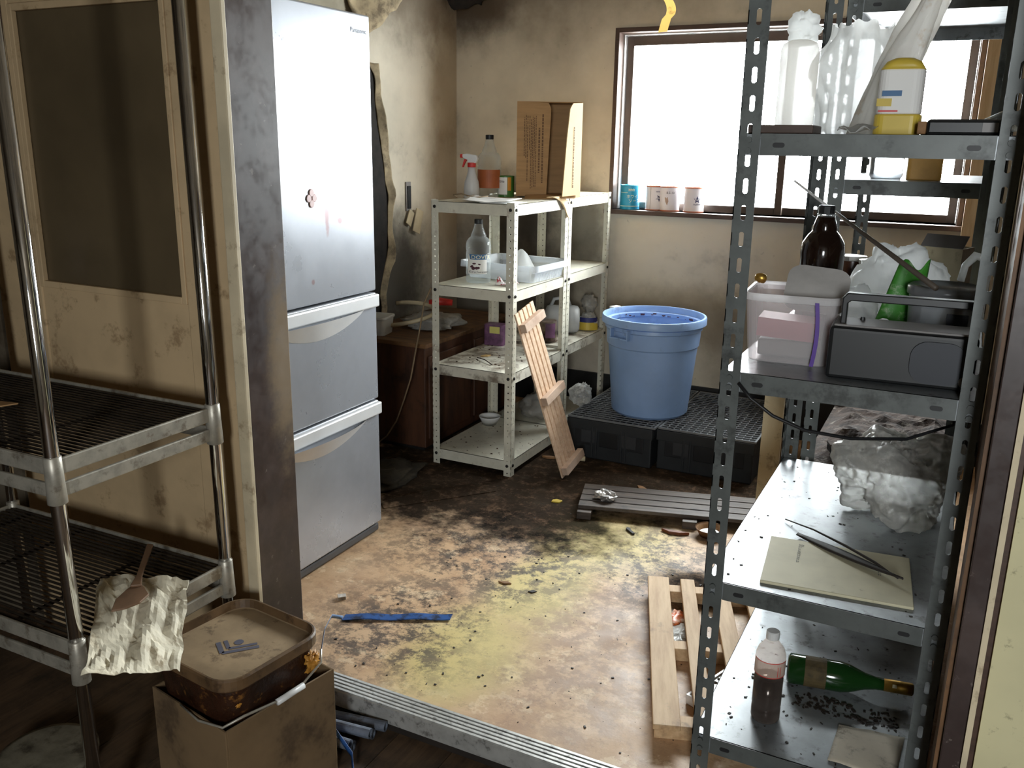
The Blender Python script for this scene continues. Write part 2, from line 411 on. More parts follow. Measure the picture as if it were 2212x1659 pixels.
# ------------------------------------------------------------------ mesh tools
class MB:
    def __init__(self):
        self.v, self.f = [], []
    def add(self, vs, fs):
        o = len(self.v)
        self.v += [tuple(p) for p in vs]
        self.f += [tuple(i + o for i in f) for f in fs]
        return self
    def box(self, x0, x1, y0, y1, z0, z1, T=None):
        vs = [Vector(p) for p in ((x0, y0, z0), (x1, y0, z0), (x1, y1, z0), (x0, y1, z0), (x0, y0, z1), (x1, y0, z1), (x1, y1, z1), (x0, y1, z1))]
        if T: vs = [T @ p for p in vs]
        return self.add(vs, [(0, 3, 2, 1), (4, 5, 6, 7), (0, 1, 5, 4), (1, 2, 6, 5), (2, 3, 7, 6), (3, 0, 4, 7)])
    def lathe(self, prof, n=24, T=None, close=False, squash=None):
        vs = []
        for (r, z) in prof:
            for i in range(n):
                a = 2 * math.pi * i / n
                p = Vector((r * math.cos(a), r * math.sin(a), z))
                if squash: p.x *= squash[0]; p.y *= squash[1]
                vs.append(T @ p if T else p)
        fs = []
        k = len(prof)
        for j in range(k - 1 if not close else k):
            j2 = (j + 1) % k
            for i in range(n):
                i2 = (i + 1) % n
                fs.append((j * n + i, j * n + i2, j2 * n + i2, j2 * n + i))
        if not close:
            fs.append(tuple(reversed(range(n))))
            fs.append(tuple((k - 1) * n + i for i in range(n)))
        return self.add(vs, fs)
    def tube(self, pts, r, n=8):
        pts = [Vector(p) for p in pts]
        vs, fs = [], []
        up = None
        for i, p in enumerate(pts):
            t = (pts[min(i + 1, len(pts) - 1)] - pts[max(i - 1, 0)]).normalized()
            if up is None:
                up = Vector((0, 0, 1)) if abs(t.z) < 0.9 else Vector((1, 0, 0))
            s = t.cross(up).normalized(); up = s.cross(t).normalized()
            rr = r[i] if isinstance(r, (list, tuple)) else r
            for q in range(n):
                a = 2 * math.pi * q / n
                vs.append(p + s * (rr * math.cos(a)) + up * (rr * math.sin(a)))
        for j in range(len(pts) - 1):
            for q in range(n):
                q2 = (q + 1) % n
                fs.append((j * n + q, j * n + q2, (j + 1) * n + q2, (j + 1) * n + q))
        fs.append(tuple(reversed(range(n))))
        fs.append(tuple((len(pts) - 1) * n + q for q in range(n)))
        return self.add(vs, fs)
    def grid(self, fn, nu, nv):
        vs = [fn(i / nu, j / nv) for j in range(nv + 1) for i in range(nu + 1)]
        fs = []
        for j in range(nv):
            for i in range(nu):
                a = j * (nu + 1) + i
                fs.append((a, a + 1, a + nu + 2, a + nu + 1))
        return self.add(vs, fs)
    def prism(self, pts, z0, z1, T=None):
        n = len(pts)
        vs = [Vector((x, y, z0)) for x, y in pts] + [Vector((x, y, z1)) for x, y in pts]
        if T: vs = [T @ p for p in vs]
        fs = [tuple(reversed(range(n))), tuple(range(n, 2 * n))]
        for i in range(n):
            j = (i + 1) % n
            fs.append((i, j, n + j, n + i))
        return self.add(vs, fs)
    def mesh(self, name):
        me = bpy.data.meshes.new(name)
        me.from_pydata(self.v, [], self.f)
        me.update()
        return me

def put(name, mb, mat, parent=None, bevel=0.0, smooth=False, solid=0.0, sub=0, label=None, loc=None, rot=None, segs=2):
    me = mb.mesh(name) if isinstance(mb, MB) else mb
    if isinstance(mb, MB):
        me.materials.append(M[mat] if isinstance(mat, str) else mat)
        if smooth:
            for p in me.polygons: p.use_smooth = True
            if smooth == 'auto': me.set_sharp_from_angle(angle=math.radians(34))
    o = bpy.data.objects.new(name, me)
    COL.objects.link(o)
    if parent: o.parent = parent
    if loc: o.location = loc
    if rot: o.rotation_euler = rot
    if solid:
        s = o.modifiers.new('thickness', 'SOLIDIFY'); s.thickness = solid; s.offset = 0
    if bevel:
        b = o.modifiers.new('bevel', 'BEVEL'); b.width = bevel; b.segments = segs; b.limit_method = 'ANGLE'; b.angle_limit = math.radians(40)
    if sub:
        s = o.modifiers.new('subdivision', 'SUBSURF'); s.levels = sub; s.render_levels = sub
    if label: o['label'] = label
    return o

def thing(name, label, cat, loc=(0, 0, 0), rotz=0.0, group=None, rot=None):
    o = bpy.data.objects.new(name, None)
    COL.objects.link(o)
    o.empty_display_size = 0.05
    o.location = loc
    o.rotation_euler = rot if rot else (0, 0, rotz)
    o['label'] = label; o['category'] = cat
    if group: o['group'] = group
    return o
def tag(o, label, cat, group=None):
    o['label'] = label; o['category'] = cat
    if group: o['group'] = group
    return o
def struct(o, label=None):
    o['kind'] = 'structure'
    if label: o['label'] = label
    return o

def RZ(a): return Matrix.Rotation(a, 4, 'Z')
def TR(x, y, z): return Matrix.Translation((x, y, z))
def frame(origin, ex, ey):
    """matrix with x axis ex, y axis ey (orthonormalised)"""
    ex = Vector(ex).normalized(); ez = ex.cross(Vector(ey)).normalized(); ey = ez.cross(ex)
    m = Matrix((ex, ey, ez)).transposed().to_4x4()
    m.translation = Vector(origin)
    return m

_txt = {}
def text_geo(s, size=1.0):
    """flat lettering outlines as (verts, faces); left aligned, baseline at 0"""
    key = s
    if key not in _txt:
        cu = bpy.data.curves.new('lettering', 'FONT')
        cu.body = s; cu.size = 1.0; cu.resolution_u = 2
        ob = bpy.data.objects.new('lettering', cu)
        me = bpy.data.meshes.new_from_object(ob)
        _txt[key] = ([v.co.copy() for v in me.vertices], [tuple(p.vertices) for p in me.polygons])
        bpy.data.objects.remove(ob); bpy.data.curves.remove(cu); bpy.data.meshes.remove(me)
    v, f = _txt[key]
    return [p * size for p in v], f
def text_width(s, size):
    v, f = text_geo(s, size)
    return max([p.x for p in v] + [0])
def marks(width, h, seed=1):
    """a row of worn, unreadable glyph marks: (verts, faces), x along, y up"""
    rr = random.Random(seed); v, f = [], []
    x = 0.0
    while x < width:
        g = h * rr.uniform(0.55, 0.95)
        for (a, b, c, d) in ((0, 0, g * 0.22, h), (g * 0.25, h * rr.uniform(0.1, 0.7), g * 0.8, h * 0.18), (g * 0.6, 0, g * 0.2, h * rr.uniform(0.5, 1))):
            o = len(v)
            v += [Vector((x + a, b, 0)), Vector((x + a + c, b, 0)), Vector((x + a + c, b + d, 0)), Vector((x + a, b + d, 0))]
            f.append((o, o + 1, o + 2, o + 3))
        x += g * 1.15
    return v, f
def letter_flat(mb, s, size, T, center=False, sx=1.0):
    v, f = text_geo(s, size)
    w = max([p.x for p in v] + [0]) if center else 0
    return mb.add([T @ Vector(((p.x - w / 2) * sx, p.y, 0)) for p in v], f)
def wrap(mb, geo, r, ang, z):
    """bend flat geometry (x along, y up) round a vertical cylinder of radius r"""
    v, f = geo
    return mb.add([(r * math.cos(ang + p.x / r), r * math.sin(ang + p.x / r), z + p.y) for p in v], f)
def band(mb, r, a0, a1, z0, z1, n=16, r1=None):
    r1 = r1 or r
    def fn(u, w):
        a = a0 + (a1 - a0) * u; rr = r + (r1 - r) * w
        return (rr * math.cos(a), rr * math.sin(a), z0 + (z1 - z0) * w)
    return mb.grid(fn, n, 1)

def rrect(w, d, r, n=5):
    """rounded rectangle outline"""
    pts = []
    for cx, cy, a0 in ((w / 2 - r, d / 2 - r, 0), (-w / 2 + r, d / 2 - r, 90), (-w / 2 + r, -d / 2 + r, 180), (w / 2 - r, -d / 2 + r, 270)):
        for i in range(n + 1):
            a = math.radians(a0 + 90 * i / n)
            pts.append((cx + r * math.cos(a), cy + r * math.sin(a)))
    return pts
def loft(mb, rings, cap0=True, cap1=True):
    n = len(rings[0])
    vs = [p for r in rings for p in r]
    fs = []
    for j in range(len(rings) - 1):
        for i in range(n):
            k = (i + 1) % n
            fs.append((j * n + i, j * n + k, (j + 1) * n + k, (j + 1) * n + i))
    if cap0: fs.append(tuple(reversed(range(n))))
    if cap1: fs.append(tuple((len(rings) - 1) * n + i for i in range(n)))
    return mb.add(vs, fs)

def crumple(mb, size, seed=0, amp=0.35, freq=2.5, nu=36, nv=22, flat=0.0, T=None, sharp=True):
    """a crushed-film blob: sphere pushed by folded noise"""
    off = Vector((seed * 7.3, seed * 3.1, seed * 1.7))
    vs, fs = [], []
    for j in range(nv + 1):
        th = math.pi * j / nv
        for i in range(nu):
            ph = 2 * math.pi * i / nu
            d = Vector((math.sin(th) * math.cos(ph), math.sin(th) * math.sin(ph), math.cos(th)))
            q = noise.noise(d * freq + off)
            q2 = abs(noise.noise(d * freq * 2.3 + off * 2)) if sharp else noise.noise(d * freq * 2 + off)
            q3 = abs(noise.noise(d * freq * 5.0 + off * 3))
            r = 1 + amp * q - amp * 0.7 * q2 - amp * 0.3 * q3
            p = Vector((d.x * r * size[0], d.y * r * size[1], d.z * r * size[2]))
            if p.z < -size[2] * (1 - flat): p.z = -size[2] * (1 - flat) + 0.02 * size[2] * q
            vs.append(T @ p if T else p)
    for j in range(nv):
        for i in range(nu):
            k = (i + 1) % nu
            fs.append((j * nu + i, (j + 1) * nu + i, (j + 1) * nu + k, j * nu + k))
    return mb.add(vs, fs)

def perforated(mb, L, w, pitch, sl, sw, t, z0=0.0, plane='x'):
    """strip 0..w by 0..L with one slot per pitch, real holes; plane 'x': spans x, thickness +y. plane 'y': spans y, thickness +x"""
    def place(a, b, c):
        return (a, c, b) if plane == 'x' else (c, a, b)
    nseg = int(round(L / pitch))
    cap = min(sw * 0.5, sl * 0.5)
    inner = [(sw / 2, -(sl / 2 - cap * 0.6)), (sw / 2, sl / 2 - cap * 0.6), (sw * 0.22, sl / 2), (-sw * 0.22, sl / 2),
             (-sw / 2, sl / 2 - cap * 0.6), (-sw / 2, -(sl / 2 - cap * 0.6)), (-sw * 0.22, -sl / 2), (sw * 0.22, -sl / 2)]
    h = pitch / 2
    outer = [(w / 2, -h / 2), (w / 2, h / 2), (w / 4, h), (-w / 4, h), (-w / 2, h / 2), (-w / 2, -h / 2), (-w / 4, -h), (w / 4, -h)]
    corner = [(w / 2, h), (-w / 2, h), (-w / 2, -h), (w / 2, -h)]
    for s in range(nseg):
        zc = z0 + pitch * (s + 0.5)
        vs = []
        for c in (0.0, t):
            for (a, b) in inner + outer + corner:
                vs.append(place(a + w / 2, b + zc, c))
        fs = []
        for side in (0, 20):
            for i in range(8):
                j = (i + 1) % 8
                fs.append((side + i, side + j, side + 8 + j, side + 8 + i))
            for ci, (p, q) in enumerate(((1, 2), (3, 4), (5, 6), (7, 0))):
                fs.append((side + 8 + p, side + 16 + ci, side + 8 + q))
        for i in range(8):
            j = (i + 1) % 8
            fs.append((i, j, 20 + j, 20 + i))
        fs += [(8, 9, 29, 28), (12, 13, 33, 32)]
        mb.add(vs, fs)
    return mb

def angle_post(L, w, pitch, sl, sw, t, fx, fy):
    """L-section upright; corner at origin, flanges towards fx*x and fy*y"""
    mb = MB()
    a = MB(); perforated(a, L, w, pitch, sl, sw, t, 0, 'x')
    b = MB(); perforated(b, L, w, pitch, sl, sw, t, 0, 'y')
    for q in (a, b):
        mb.add([(x * fx, y * fy, z) for x, y, z in q.v], q.f)
    return mb

# ================================================================== THE SETTING
# back room: x -2.58..0.16, y 1.70..4.40, floor z 0 ; front room is a step lower
ZL = -0.08      # level of the front floor
ZC = 2.30       # ceiling
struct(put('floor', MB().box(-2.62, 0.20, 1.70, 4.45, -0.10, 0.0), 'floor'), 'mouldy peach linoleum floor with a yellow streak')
# front floor boards
fl = struct(put('floor_front', MB().box(-3.2, 1.5, -2.0, 1.73, ZL - 0.10, ZL - 0.012), 'gap'), 'lower floor of dark boards')
bd = MB().box(-0.078, 0.078, -1.83, 1.83, -0.012, 0.0).mesh('floorboard')
bd.materials.append(M['lfloor'])
for i in range(30):
    o = put('floorboard', bd, None, fl)
    o.location = (-3.12 + i * 0.158, -0.175, ZL)
struct(put('ceiling', MB().box(-3.2, 1.5, -2.0, 4.6, ZC, ZC + 0.05), 'ceil'))
# back wall with the window opening  x -1.665..-0.05  z 1.055..1.935
wb = MB()
WX0, WX1, WZ0, WZ1 = -1.655, -0.055, 1.075, 1.925
wb.box(-2.62, WX0, 4.40, 4.55, -0.05, ZC).box(WX1, 0.20, 4.40, 4.55, -0.05, ZC)
wb.box(WX0, WX1, 4.40, 4.55, -0.05, WZ0).box(WX0, WX1, 4.40, 4.55, WZ1, ZC)
struct(put('wall_back', wb, 'wall_back'))
struct(put('wall_left', MB().box(-2.70, -2.58, 1.70, 4.40, -0.05, ZC), 'wall_left'))
struct(put('wall_right', MB().box(0.16, 0.26, 1.72, 4.40, -0.05, ZC), plain('dark_stained_panelling', (74, 60, 50), 0.6, var=0.2, vscale=5, stretch=(1, 8, 1), dirt=(34, 28, 24), dirt_amt=0.4)))
struct(put('baseboard_back', MB().box(-2.58, 0.16, 4.385, 4.40, 0.0, 0.20), 'skirt'))
struct(put('baseboard_left', MB().box(-2.58, -2.565, 1.9, 4.385, 0.0, 0.20), 'skirt'))
# front room shell
struct(put('wall_front_left', MB().box(-3.30, -3.20, -2.0, 1.62, ZL - 0.06, ZC), 'wall_front'))
struct(put('wall_front_right', MB().box(1.50, 1.60, -2.0, 1.62, ZL - 0.06, ZC), 'wall_front'))
wr = MB()
wr.box(-3.3, 0.41, -2.1, -2.0, ZL - 0.06, ZC).box(0.95, 1.6, -2.1, -2.0, ZL - 0.06, ZC)
wr.box(0.41, 0.95, -2.1, -2.0, ZL - 0.06, 1.00).box(0.41, 0.95, -2.1, -2.0, 1.88, ZC)
struct(put('wall_rear', wr, 'wall_front'))
# partition between the rooms
struct(put('wall_partition_left', MB().box(-3.2, -2.46, 1.60, 1.70, ZL, ZC).box(-2.46, -1.56, 1.66, 1.70, ZL, ZC), 'wall_front'))
wp = put('wall_partition_right', MB().box(0.128, 1.5, 1.575, 1.72, ZL, ZC), 'wall_cream')
struct(wp, 'cream speckled wall panel at the right edge')
struct(put('trim_1', MB().box(-1.60, -1.50, 1.567, 1.721, ZL, ZC), 'post', bevel=0.003), 'worn brown painted post beside the fridge')
struct(put('trim_2', MB().box(-1.526, -1.4935, 1.550, 1.564, ZL, ZC), 'casing', bevel=0.002), 'pale strip of door casing beside the brown post')
struct(put('trim_3', MB().box(-1.628, -1.527, 1.558, 1.566, ZL, ZC).box(-1.628, -1.602, 1.566, 1.66, ZL, ZC), 'door', bevel=0.003), 'cream door jamb')
t4 = struct(put('trim_4', MB().box(0.074, 0.107, 1.56, 1.72, ZL, ZC), 'post', bevel=0.002), 'brown post by the right wall')
struct(put('trim_5', MB().box(0.066, 0.073, 1.575, 1.70, ZL, ZC), 'cabtop'), 'bare timber edge of the right post')
struct(put('trim_6', MB().box(0.107, 0.1165, 1.553, 1.60, ZL, ZC), 'casing'), 'thin pale strip beside the right post')
struct(put('trim_7', MB().box(0.1165, 0.128, 1.585, 1.70, ZL, ZC), 'wintrim'), 'dark groove at the right wall')
struct(put('trim_8', MB().box(-0.035, 0.03, 4.31, 4.385, 0.2, ZC), 'trimwood', bevel=0.002), 'bare timber upright in the window corner')
# aluminium sill of the step
sill = MB().box(-1.50, 0.064, 1.640, 1.704, -0.050, -0.004)
so = struct(put('trim_9', sill, 'alum', bevel=0.001), 'ridged aluminium threshold strip')
rid = MB().box(-1.50, 0.064, -0.0036, 0.0036, -0.004, 0.0015).mesh('ridge')
rid.materials.append(M['alum'])
for i in range(5):
    put('ridge', rid, None, so, loc=(0, 1.646 + i * 0.0130, 0))
struct(put('trim_10', MB().box(-1.50, 0.064, 1.655, 1.70, ZL, -0.050), 'gap'), 'riser in shadow-dark colour under the threshold')  # shade of the recess under the sill is put into this colour

# sliding door in the left partition
dr = thing('door_1', 'cream sliding door with a dusty brown glass panel', 'door', (-2.05, 1.60, ZL))
del dr['category']; dr['kind'] = 'structure'
GX0, GX1, GZ0, GZ1 = -0.215, 0.335, 1.075, 1.80     # glass, local
def dpart(n, x0, x1, y0, y1, z0, z1, m, bv=0.004):
    return put(n, MB().box(x0, x1, y0, y1, z0, z1), m, dr, bevel=bv)
dpart('stile', -0.40, GX0, 0.0, 0.035, 0.0, 2.02, 'door')
dpart('stile', GX1, 0.405, 0.0, 0.035, 0.0, 2.02, 'door')
dpart('rail', GX0, GX1, 0.0, 0.035, GZ1, 2.02, 'door')
dpart('lower_panel', GX0, GX1, 0.004, 0.030, 0.0, GZ0, 'door', 0.0)
put('glass_pane', MB().box(GX0, GX1, 0.014, 0.019, GZ0, GZ1), 'doorglass', dr)
for x0, x1, z0, z1 in ((GX0, GX0 + 0.016, GZ0, GZ1), (GX1 - 0.016, GX1, GZ0, GZ1), (GX0 + 0.016, GX1 - 0.016, GZ0, GZ0 + 0.018), (GX0 + 0.016, GX1 - 0.016, GZ1 - 0.018, GZ1)):
    put('glazing_bead', MB().box(x0, x1, -0.002, 0.013, z0, z1), 'door', dr, bevel=0.002)
put('finger_pull', MB().box(0.452, 0.484, -0.035, -0.024, 0.85, 0.955).box(0.458, 0.478, -0.0365, -0.034, 0.86, 0.945), 'black', dr, bevel=0.002, label='black recessed finger pull')
struct(put('trim_11', MB().box(-3.2, -1.56, 1.555, 1.60, 1.84, 1.95), 'wintrim', bevel=0.003), 'dark lintel above the sliding door')

# window
wn = thing('window_1', 'wide brown framed sliding window blown out by daylight', 'window', (-0.855, 4.40, WZ0))
del wn['category']; wn['kind'] = 'structure'
ww, wh = WX1 - WX0, WZ1 - WZ0
hx = ww / 2
def wpart(n, x0, x1, y0, y1, z0, z1, m, bv=0.002):
    return put(n, MB().box(x0, x1, y0, y1, z0, z1), m, wn, bevel=bv)
wpart('casing_side', -hx - 0.018, -hx + 0.004, -0.014, 0.05, -0.0, wh + 0.018, 'wintrim')
wpart('casing_side', hx - 0.004, hx + 0.018, -0.014, 0.05, -0.0, wh + 0.018, 'wintrim')
wpart('casing_top', -hx + 0.004, hx - 0.004, -0.014, 0.05, wh - 0.004, wh + 0.018, 'wintrim')
wpart('window_sill', -hx - 0.03, hx + 0.03, -0.045, 0.12, -0.022, 0.0, 'wintrim')
wpart('reveal', -hx + 0.002, -hx + 0.010, 0.05, 0.15, 0.0, wh, 'reveal', 0)
wpart('reveal', hx - 0.010, hx - 0.002, 0.05, 0.15, 0.0, wh, 'reveal', 0)
wpart('reveal', -hx + 0.010, hx - 0.010, 0.05, 0.15, wh - 0.010, wh - 0.002, 'reveal', 0)
def sash(x0, x1, y0):
    s = put('sash', MB().box(x0, x0 + 0.035, y0, y0 + 0.03, 0.0, wh - 0.012).box(x1 - 0.035, x1, y0, y0 + 0.03, 0.0, wh - 0.012)
            .box(x0 + 0.035, x1 - 0.035, y0, y0 + 0.03, 0.0, 0.035).box(x0 + 0.035, x1 - 0.035, y0, y0 + 0.03, wh - 0.057, wh - 0.012), 'sash', wn, bevel=0.002)
    put('pane', MB().box(x0 + 0.03, x1 - 0.03, y0 + 0.013, y0 + 0.017, 0.03, wh - 0.05), 'glass', s)
sash(-hx + 0.012, 0.03, 0.085)
sash(-0.005, hx - 0.012, 0.118)

# torn wallpaper and blackened shreds by the fridge
def flap(name, pts, mat, label, seed, th=0.004, amp=0.02):
    mb = MB()
    n = len(pts)
    def fn(u, w):
        i = min(int(w * (n - 1)), n - 2); f = w * (n - 1) - i
        a = Vector(pts[i][0]).lerp(Vector(pts[i + 1][0]), f); b = Vector(pts[i][1]).lerp(Vector(pts[i + 1][1]), f)
        p = a.lerp(b, u)
        nz = noise.noise(p * 9 + Vector((seed, 0, 0)))
        return p + Vector((nz * amp, nz * amp, noise.noise(p * 21) * amp * 0.5))
    mb.grid(fn, 8, n * 5)
    o = put(name, mb, mat, smooth=True, solid=th)
    return o
dbp = [(1.9, 0.2), (3.66, 0.2), (3.64, 0.64), (3.71, 0.82), (3.73, 1.0), (3.725, 1.15), (3.70, 1.30), (3.655, 1.50), (3.635, 1.68), (3.60, 1.74), (1.9, 1.74)]
struct(put('trim_12', MB().prism(dbp, 0.0, 0.004, frame((-2.580, 0, 0), (0, 1, 0), (0, 0, 1))), 'mould'), 'blackened bare board where the wallpaper has peeled')
o = flap('torn_wallpaper', [((-2.574, p[0] - 0.01, p[1]), (-2.545 - 0.02 * (i % 2), p[0] + 0.016 + 0.010 * (i % 3), p[1])) for i, p in enumerate(dbp[1:10])], 'torn', '', 3, 0.004, 0.012)
tag(o, 'long curling strip of torn wallpaper beside the fridge', 'wallpaper')
o = flap('hanging_shred', [((-2.568, 3.40, 2.29), (-2.45, 3.95, 2.29)), ((-2.565, 3.42, 2.08), (-2.47, 3.80, 2.07)), ((-2.565, 3.45, 1.90), (-2.52, 3.60, 1.93)), ((-2.565, 3.48, 1.80), (-2.54, 3.52, 1.80))], 'torn', '', 5, 0.006, 0.05)
tag(o, 'ragged brown shred hanging above the fridge corner', 'wallpaper')
o = flap('ceiling_shred', [((-2.56, 4.10, 2.29), (-2.30, 4.37, 2.29)), ((-2.55, 4.20, 2.16), (-2.33, 4.37, 2.13)), ((-2.54, 4.28, 2.06), (-2.42, 4.37, 2.08))], 'mould', '', 9, 0.006, 0.04)
tag(o, 'black mouldy shred drooping in the ceiling corner', 'wallpaper')

# black wall socket with switch plates dangling under it
sk = thing('wall_socket', 'narrow black wall socket with two loose plates dangling', 'socket', (-2.58, 3.905, 1.05))
put('back_plate', MB().box(0.0, 0.008, -0.022, 0.022, 0.0, 0.145), 'greyplate', sk, bevel=0.002)
put('socket_face', MB().box(0.007, 0.014, -0.014, 0.014, 0.012, 0.125), 'black', sk, bevel=0.002)
put('loose_plate', MB().box(-0.003, 0.003, -0.034, 0.034, -0.06, 0.06, TR(0.02, 0.065, -0.055) @ Matrix.Rotation(-0.35, 4, 'X')), 'switch', sk, bevel=0.002)
put('loose_plate', MB().box(-0.003, 0.003, -0.024, 0.024, -0.038, 0.038, TR(0.014, 0.0, -0.035) @ Matrix.Rotation(-0.5, 4, 'X')), 'switch', sk, bevel=0.002)

# ================================================================== FRIDGE
fr = thing('refrigerator', 'tall silver three door refrigerator behind the brown post', 'refrigerator', (-1.79, 1.925, 0.0), math.radians(0.6))
FW, FD = 0.59, 0.60     # local: +x is the front face normal, y along the width
put('cabinet_body', MB().box(-FD, -0.052, 0.004, FW - 0.004, 0.03, 1.775), 'fridge_side', fr, bevel=0.006)
def fdoor(z0, z1, grip):
    d = put('door', MB().box(-0.048, 0.0, 0.0, FW, z0, z1), 'fridge', fr, bevel=0.006, segs=3)
    if grip:
        g = MB()
        # moulded grip: bright band along the top with a bowed lower lip
        g.box(-0.02, 0.014, 0.0, FW, z1 - 0.048, z1 - 0.004)
        put('grip_band', g, 'fridge_trim', d, bevel=0.005)
        n = 20
        def fn(u, w):
            b = math.sin(math.pi * u)
            y = 0.03 + (FW - 0.10) * u
            z = (z1 - 0.049) - w * 0.062 * b ** 0.8
            x = 0.0008 + (0.028 if z0 > 0.3 else 0.040) * (1 - w) * b ** 0.7
            return (x, y, z)
        put('grip_scoop', MB().grid(fn, n, 6), 'fridge_trim', d, smooth=True)
    return d
d1 = fdoor(0.900, 1.780, False)
d2 = fdoor(0.515, 0.893, True)
d3 = fdoor(0.045, 0.508, True)
put('kick_plate', MB().box(-0.12, -0.012, 0.0, FW, 0.005, 0.036), 'fridge_side', fr, bevel=0.008)
put('foot', MB().lathe([(0.02, 0), (0.02, 0.03)], 12, TR(-0.06, FW - 0.05, 0)), 'black', fr)
put('foot', MB().lathe([(0.02, 0), (0.02, 0.03)], 12, TR(-0.55, FW - 0.05, 0)), 'black', fr)
put('foot', MB().lathe([(0.02, 0), (0.02, 0.03)], 12, TR(-0.06, 0.05, 0)), 'black', fr)
lg = MB()
letter_flat(lg, 'Panasonic', 0.022, frame((0.0008, FW - 0.105, 1.722), (0, 1, 0), (0, 0, 1)))
put('lettering', lg, 'print', d1, label='small grey maker name')
mg = MB()
for dy, dz in ((0, 0.016), (0, -0.016), (0.013, 0), (-0.013, 0)):
    mg.lathe([(0.0118, 0), (0.0118, 0.002), (0.010, 0.003)], 14, frame((0.0005, 0.262 + dy, 1.225 + dz), (0, 1, 0), (0, 0, 1)))
put('flower_magnet', mg, plain('faded_pink_magnet', (216, 184, 182), 0.5), d1, label='faded pink four petal magnet')

# ================================================================== WHITE BOLTLESS RACKS
def white_rack(name, label, loc, w, d, zs, dirty, H=1.165):
    t = thing(name, label, 'shelf', loc, 0, 'white steel racks')
    pw = 0.034
    for fx, fy, x, y in ((1, 1, 0, 0), (-1, 1, w, 0), (1, -1, 0, d), (-1, -1, w, d)):
        me = angle_post(H - 0.0, pw, 0.0277, 0.0062, 0.0062, 0.0016, fx, fy)
        put('post', me, 'whiterack', t, loc=(x, y, 0.0))
    for i, z in enumerate(zs):
        s = MB()
        e = 0.002
        s.box(e, w - e, e, d - e, z - 0.002, z)
        s.box(e, w - e, e, e + 0.0015, z - 0.046, z).box(e, w - e, d - e - 0.0015, d - e, z - 0.046, z)
        s.box(e, e + 0.0015, e, d - e, z - 0.046, z).box(w - e - 0.0015, w - e, e, d - e, z - 0.046, z)
        sh = put('shelf', s, 'dirtyshelf' if i in dirty else 'whiterack', t)
        for bx, by, ax in ((0.017, -0.001, 'y'), (w - 0.017, -0.001, 'y'), (w + 0.001, 0.017, 'x'), (w + 0.001, d - 0.017, 'x')):
            T = (frame((bx, by, z - 0.022), (1, 0, 0), (0, 0, 1)) if ax == 'y' else frame((bx, by, z - 0.022), (0, 1, 0), (0, 0, 1)))
            put('bolt', MB().lathe([(0.0068, 0.0), (0.0068, 0.003), (0.004, 0.0048)], 10, T), 'bolt', sh)
    return t
white_rack('white_rack', 'white steel rack nearest the fridge with the clear bottles', (-2.022, 3.238, 0.0), 0.390, 0.545, (1.157, 0.807, 0.458, 0.070), (2,))
white_rack('white_rack', 'white steel rack against the window wall behind the first', (-2.022, 3.790, 0.0), 0.390, 0.525, (1.160, 0.810, 0.468, 0.070), (2,))

# ------------------------------------------------ things on the white racks
ZT, Z2, Z3, Z4 = 1.157, 0.807, 0.458, 0.070
def clear_bottle(name, label, loc, rotz=0):
    t = thing(name, label, 'bottle', loc, rotz, 'big clear plastic bottles')
    t.scale = (1.08, 1.08, 0.86)
    pr = [(0.0, 0.002), (0.044, 0.0), (0.050, 0.006), (0.050, 0.030), (0.0465, 0.036), (0.050, 0.042), (0.050, 0.150), (0.047, 0.158), (0.0505, 0.166),
          (0.0505, 0.182), (0.048, 0.205), (0.038, 0.222), (0.030, 0.228), (0.031, 0.234), (0.022, 0.262), (0.0165, 0.285), (0.0175, 0.288), (0.0155, 0.292), (0.0145, 0.305)]
    put('bottle_body', MB().lathe(pr, 28), 'clearplastic', t, smooth=True)
    put('cap', MB().lathe([(0.0155, 0.292), (0.017, 0.294), (0.017, 0.312), (0.015, 0.315)], 20), 'black', t, smooth=False)
    return t
b1 = clear_bottle('kirsch_bottle', 'clear plastic bottle with a white and blue cherry label', (-1.885, 3.40, Z2))
A0 = math.radians(-86)
lb = MB(); band(lb, 0.0506, A0 - 0.55, A0 + 1.15, 0.048, 0.146)
lbo = put('label', lb, 'labelwhite', b1)
lb = MB()
def dfn(u, w):
    a = A0 - 0.36 * (1 - 0.28 * (1 - w)) + (1.45) * u; r = 0.0510
    return (r * math.cos(a), r * math.sin(a), 0.120 + 0.026 * w)
lb.grid(dfn, 14, 1)
put('label_band', lb, 'bluelabel', lbo)
lm = MB(); wrap(lm, text_geo('DOVER', 0.026), 0.0514, A0 - 0.16, 0.1235); put('lettering', lm, 'creamprint', lbo)
lm = MB(); wrap(lm, text_geo('Kirschwasser', 0.0165), 0.0512, A0 - 0.37, 0.0535); put('lettering', lm, 'print', lbo)
ch = MB()
def disc(cx, cz, r, sx=1.0, n=12, tilt=0.0):
    v = [Vector((0, 0, 0))] + [Vector((r * sx * math.cos(2 * math.pi * i / n) * math.cos(tilt) - r * math.sin(2 * math.pi * i / n) * math.sin(tilt),
                                       r * sx * math.cos(2 * math.pi * i / n) * math.sin(tilt) + r * math.sin(2 * math.pi * i / n) * math.cos(tilt), 0)) for i in range(n)]
    f = [(0, 1 + i, 1 + (i + 1) % n) for i in range(n)]
    return ([p + Vector((cx, cz, 0)) for p in v], f)
for g in (disc(0.007, 0.077, 0.0085), disc(0.021, 0.078, 0.0072), disc(0.028, 0.079, 0.0062), disc(0.011, 0.100, 0.004, 2.0, 10, 0.1), disc(0.0, 0.086, 0.005, 1.7, 10, 0.6), disc(0.032, 0.097, 0.0035, 1.8, 10, -0.4)):
    wrap(ch, g, 0.0512, A0 - 0.12, 0.0)
put('cherry_print', ch, 'cherry', lbo)
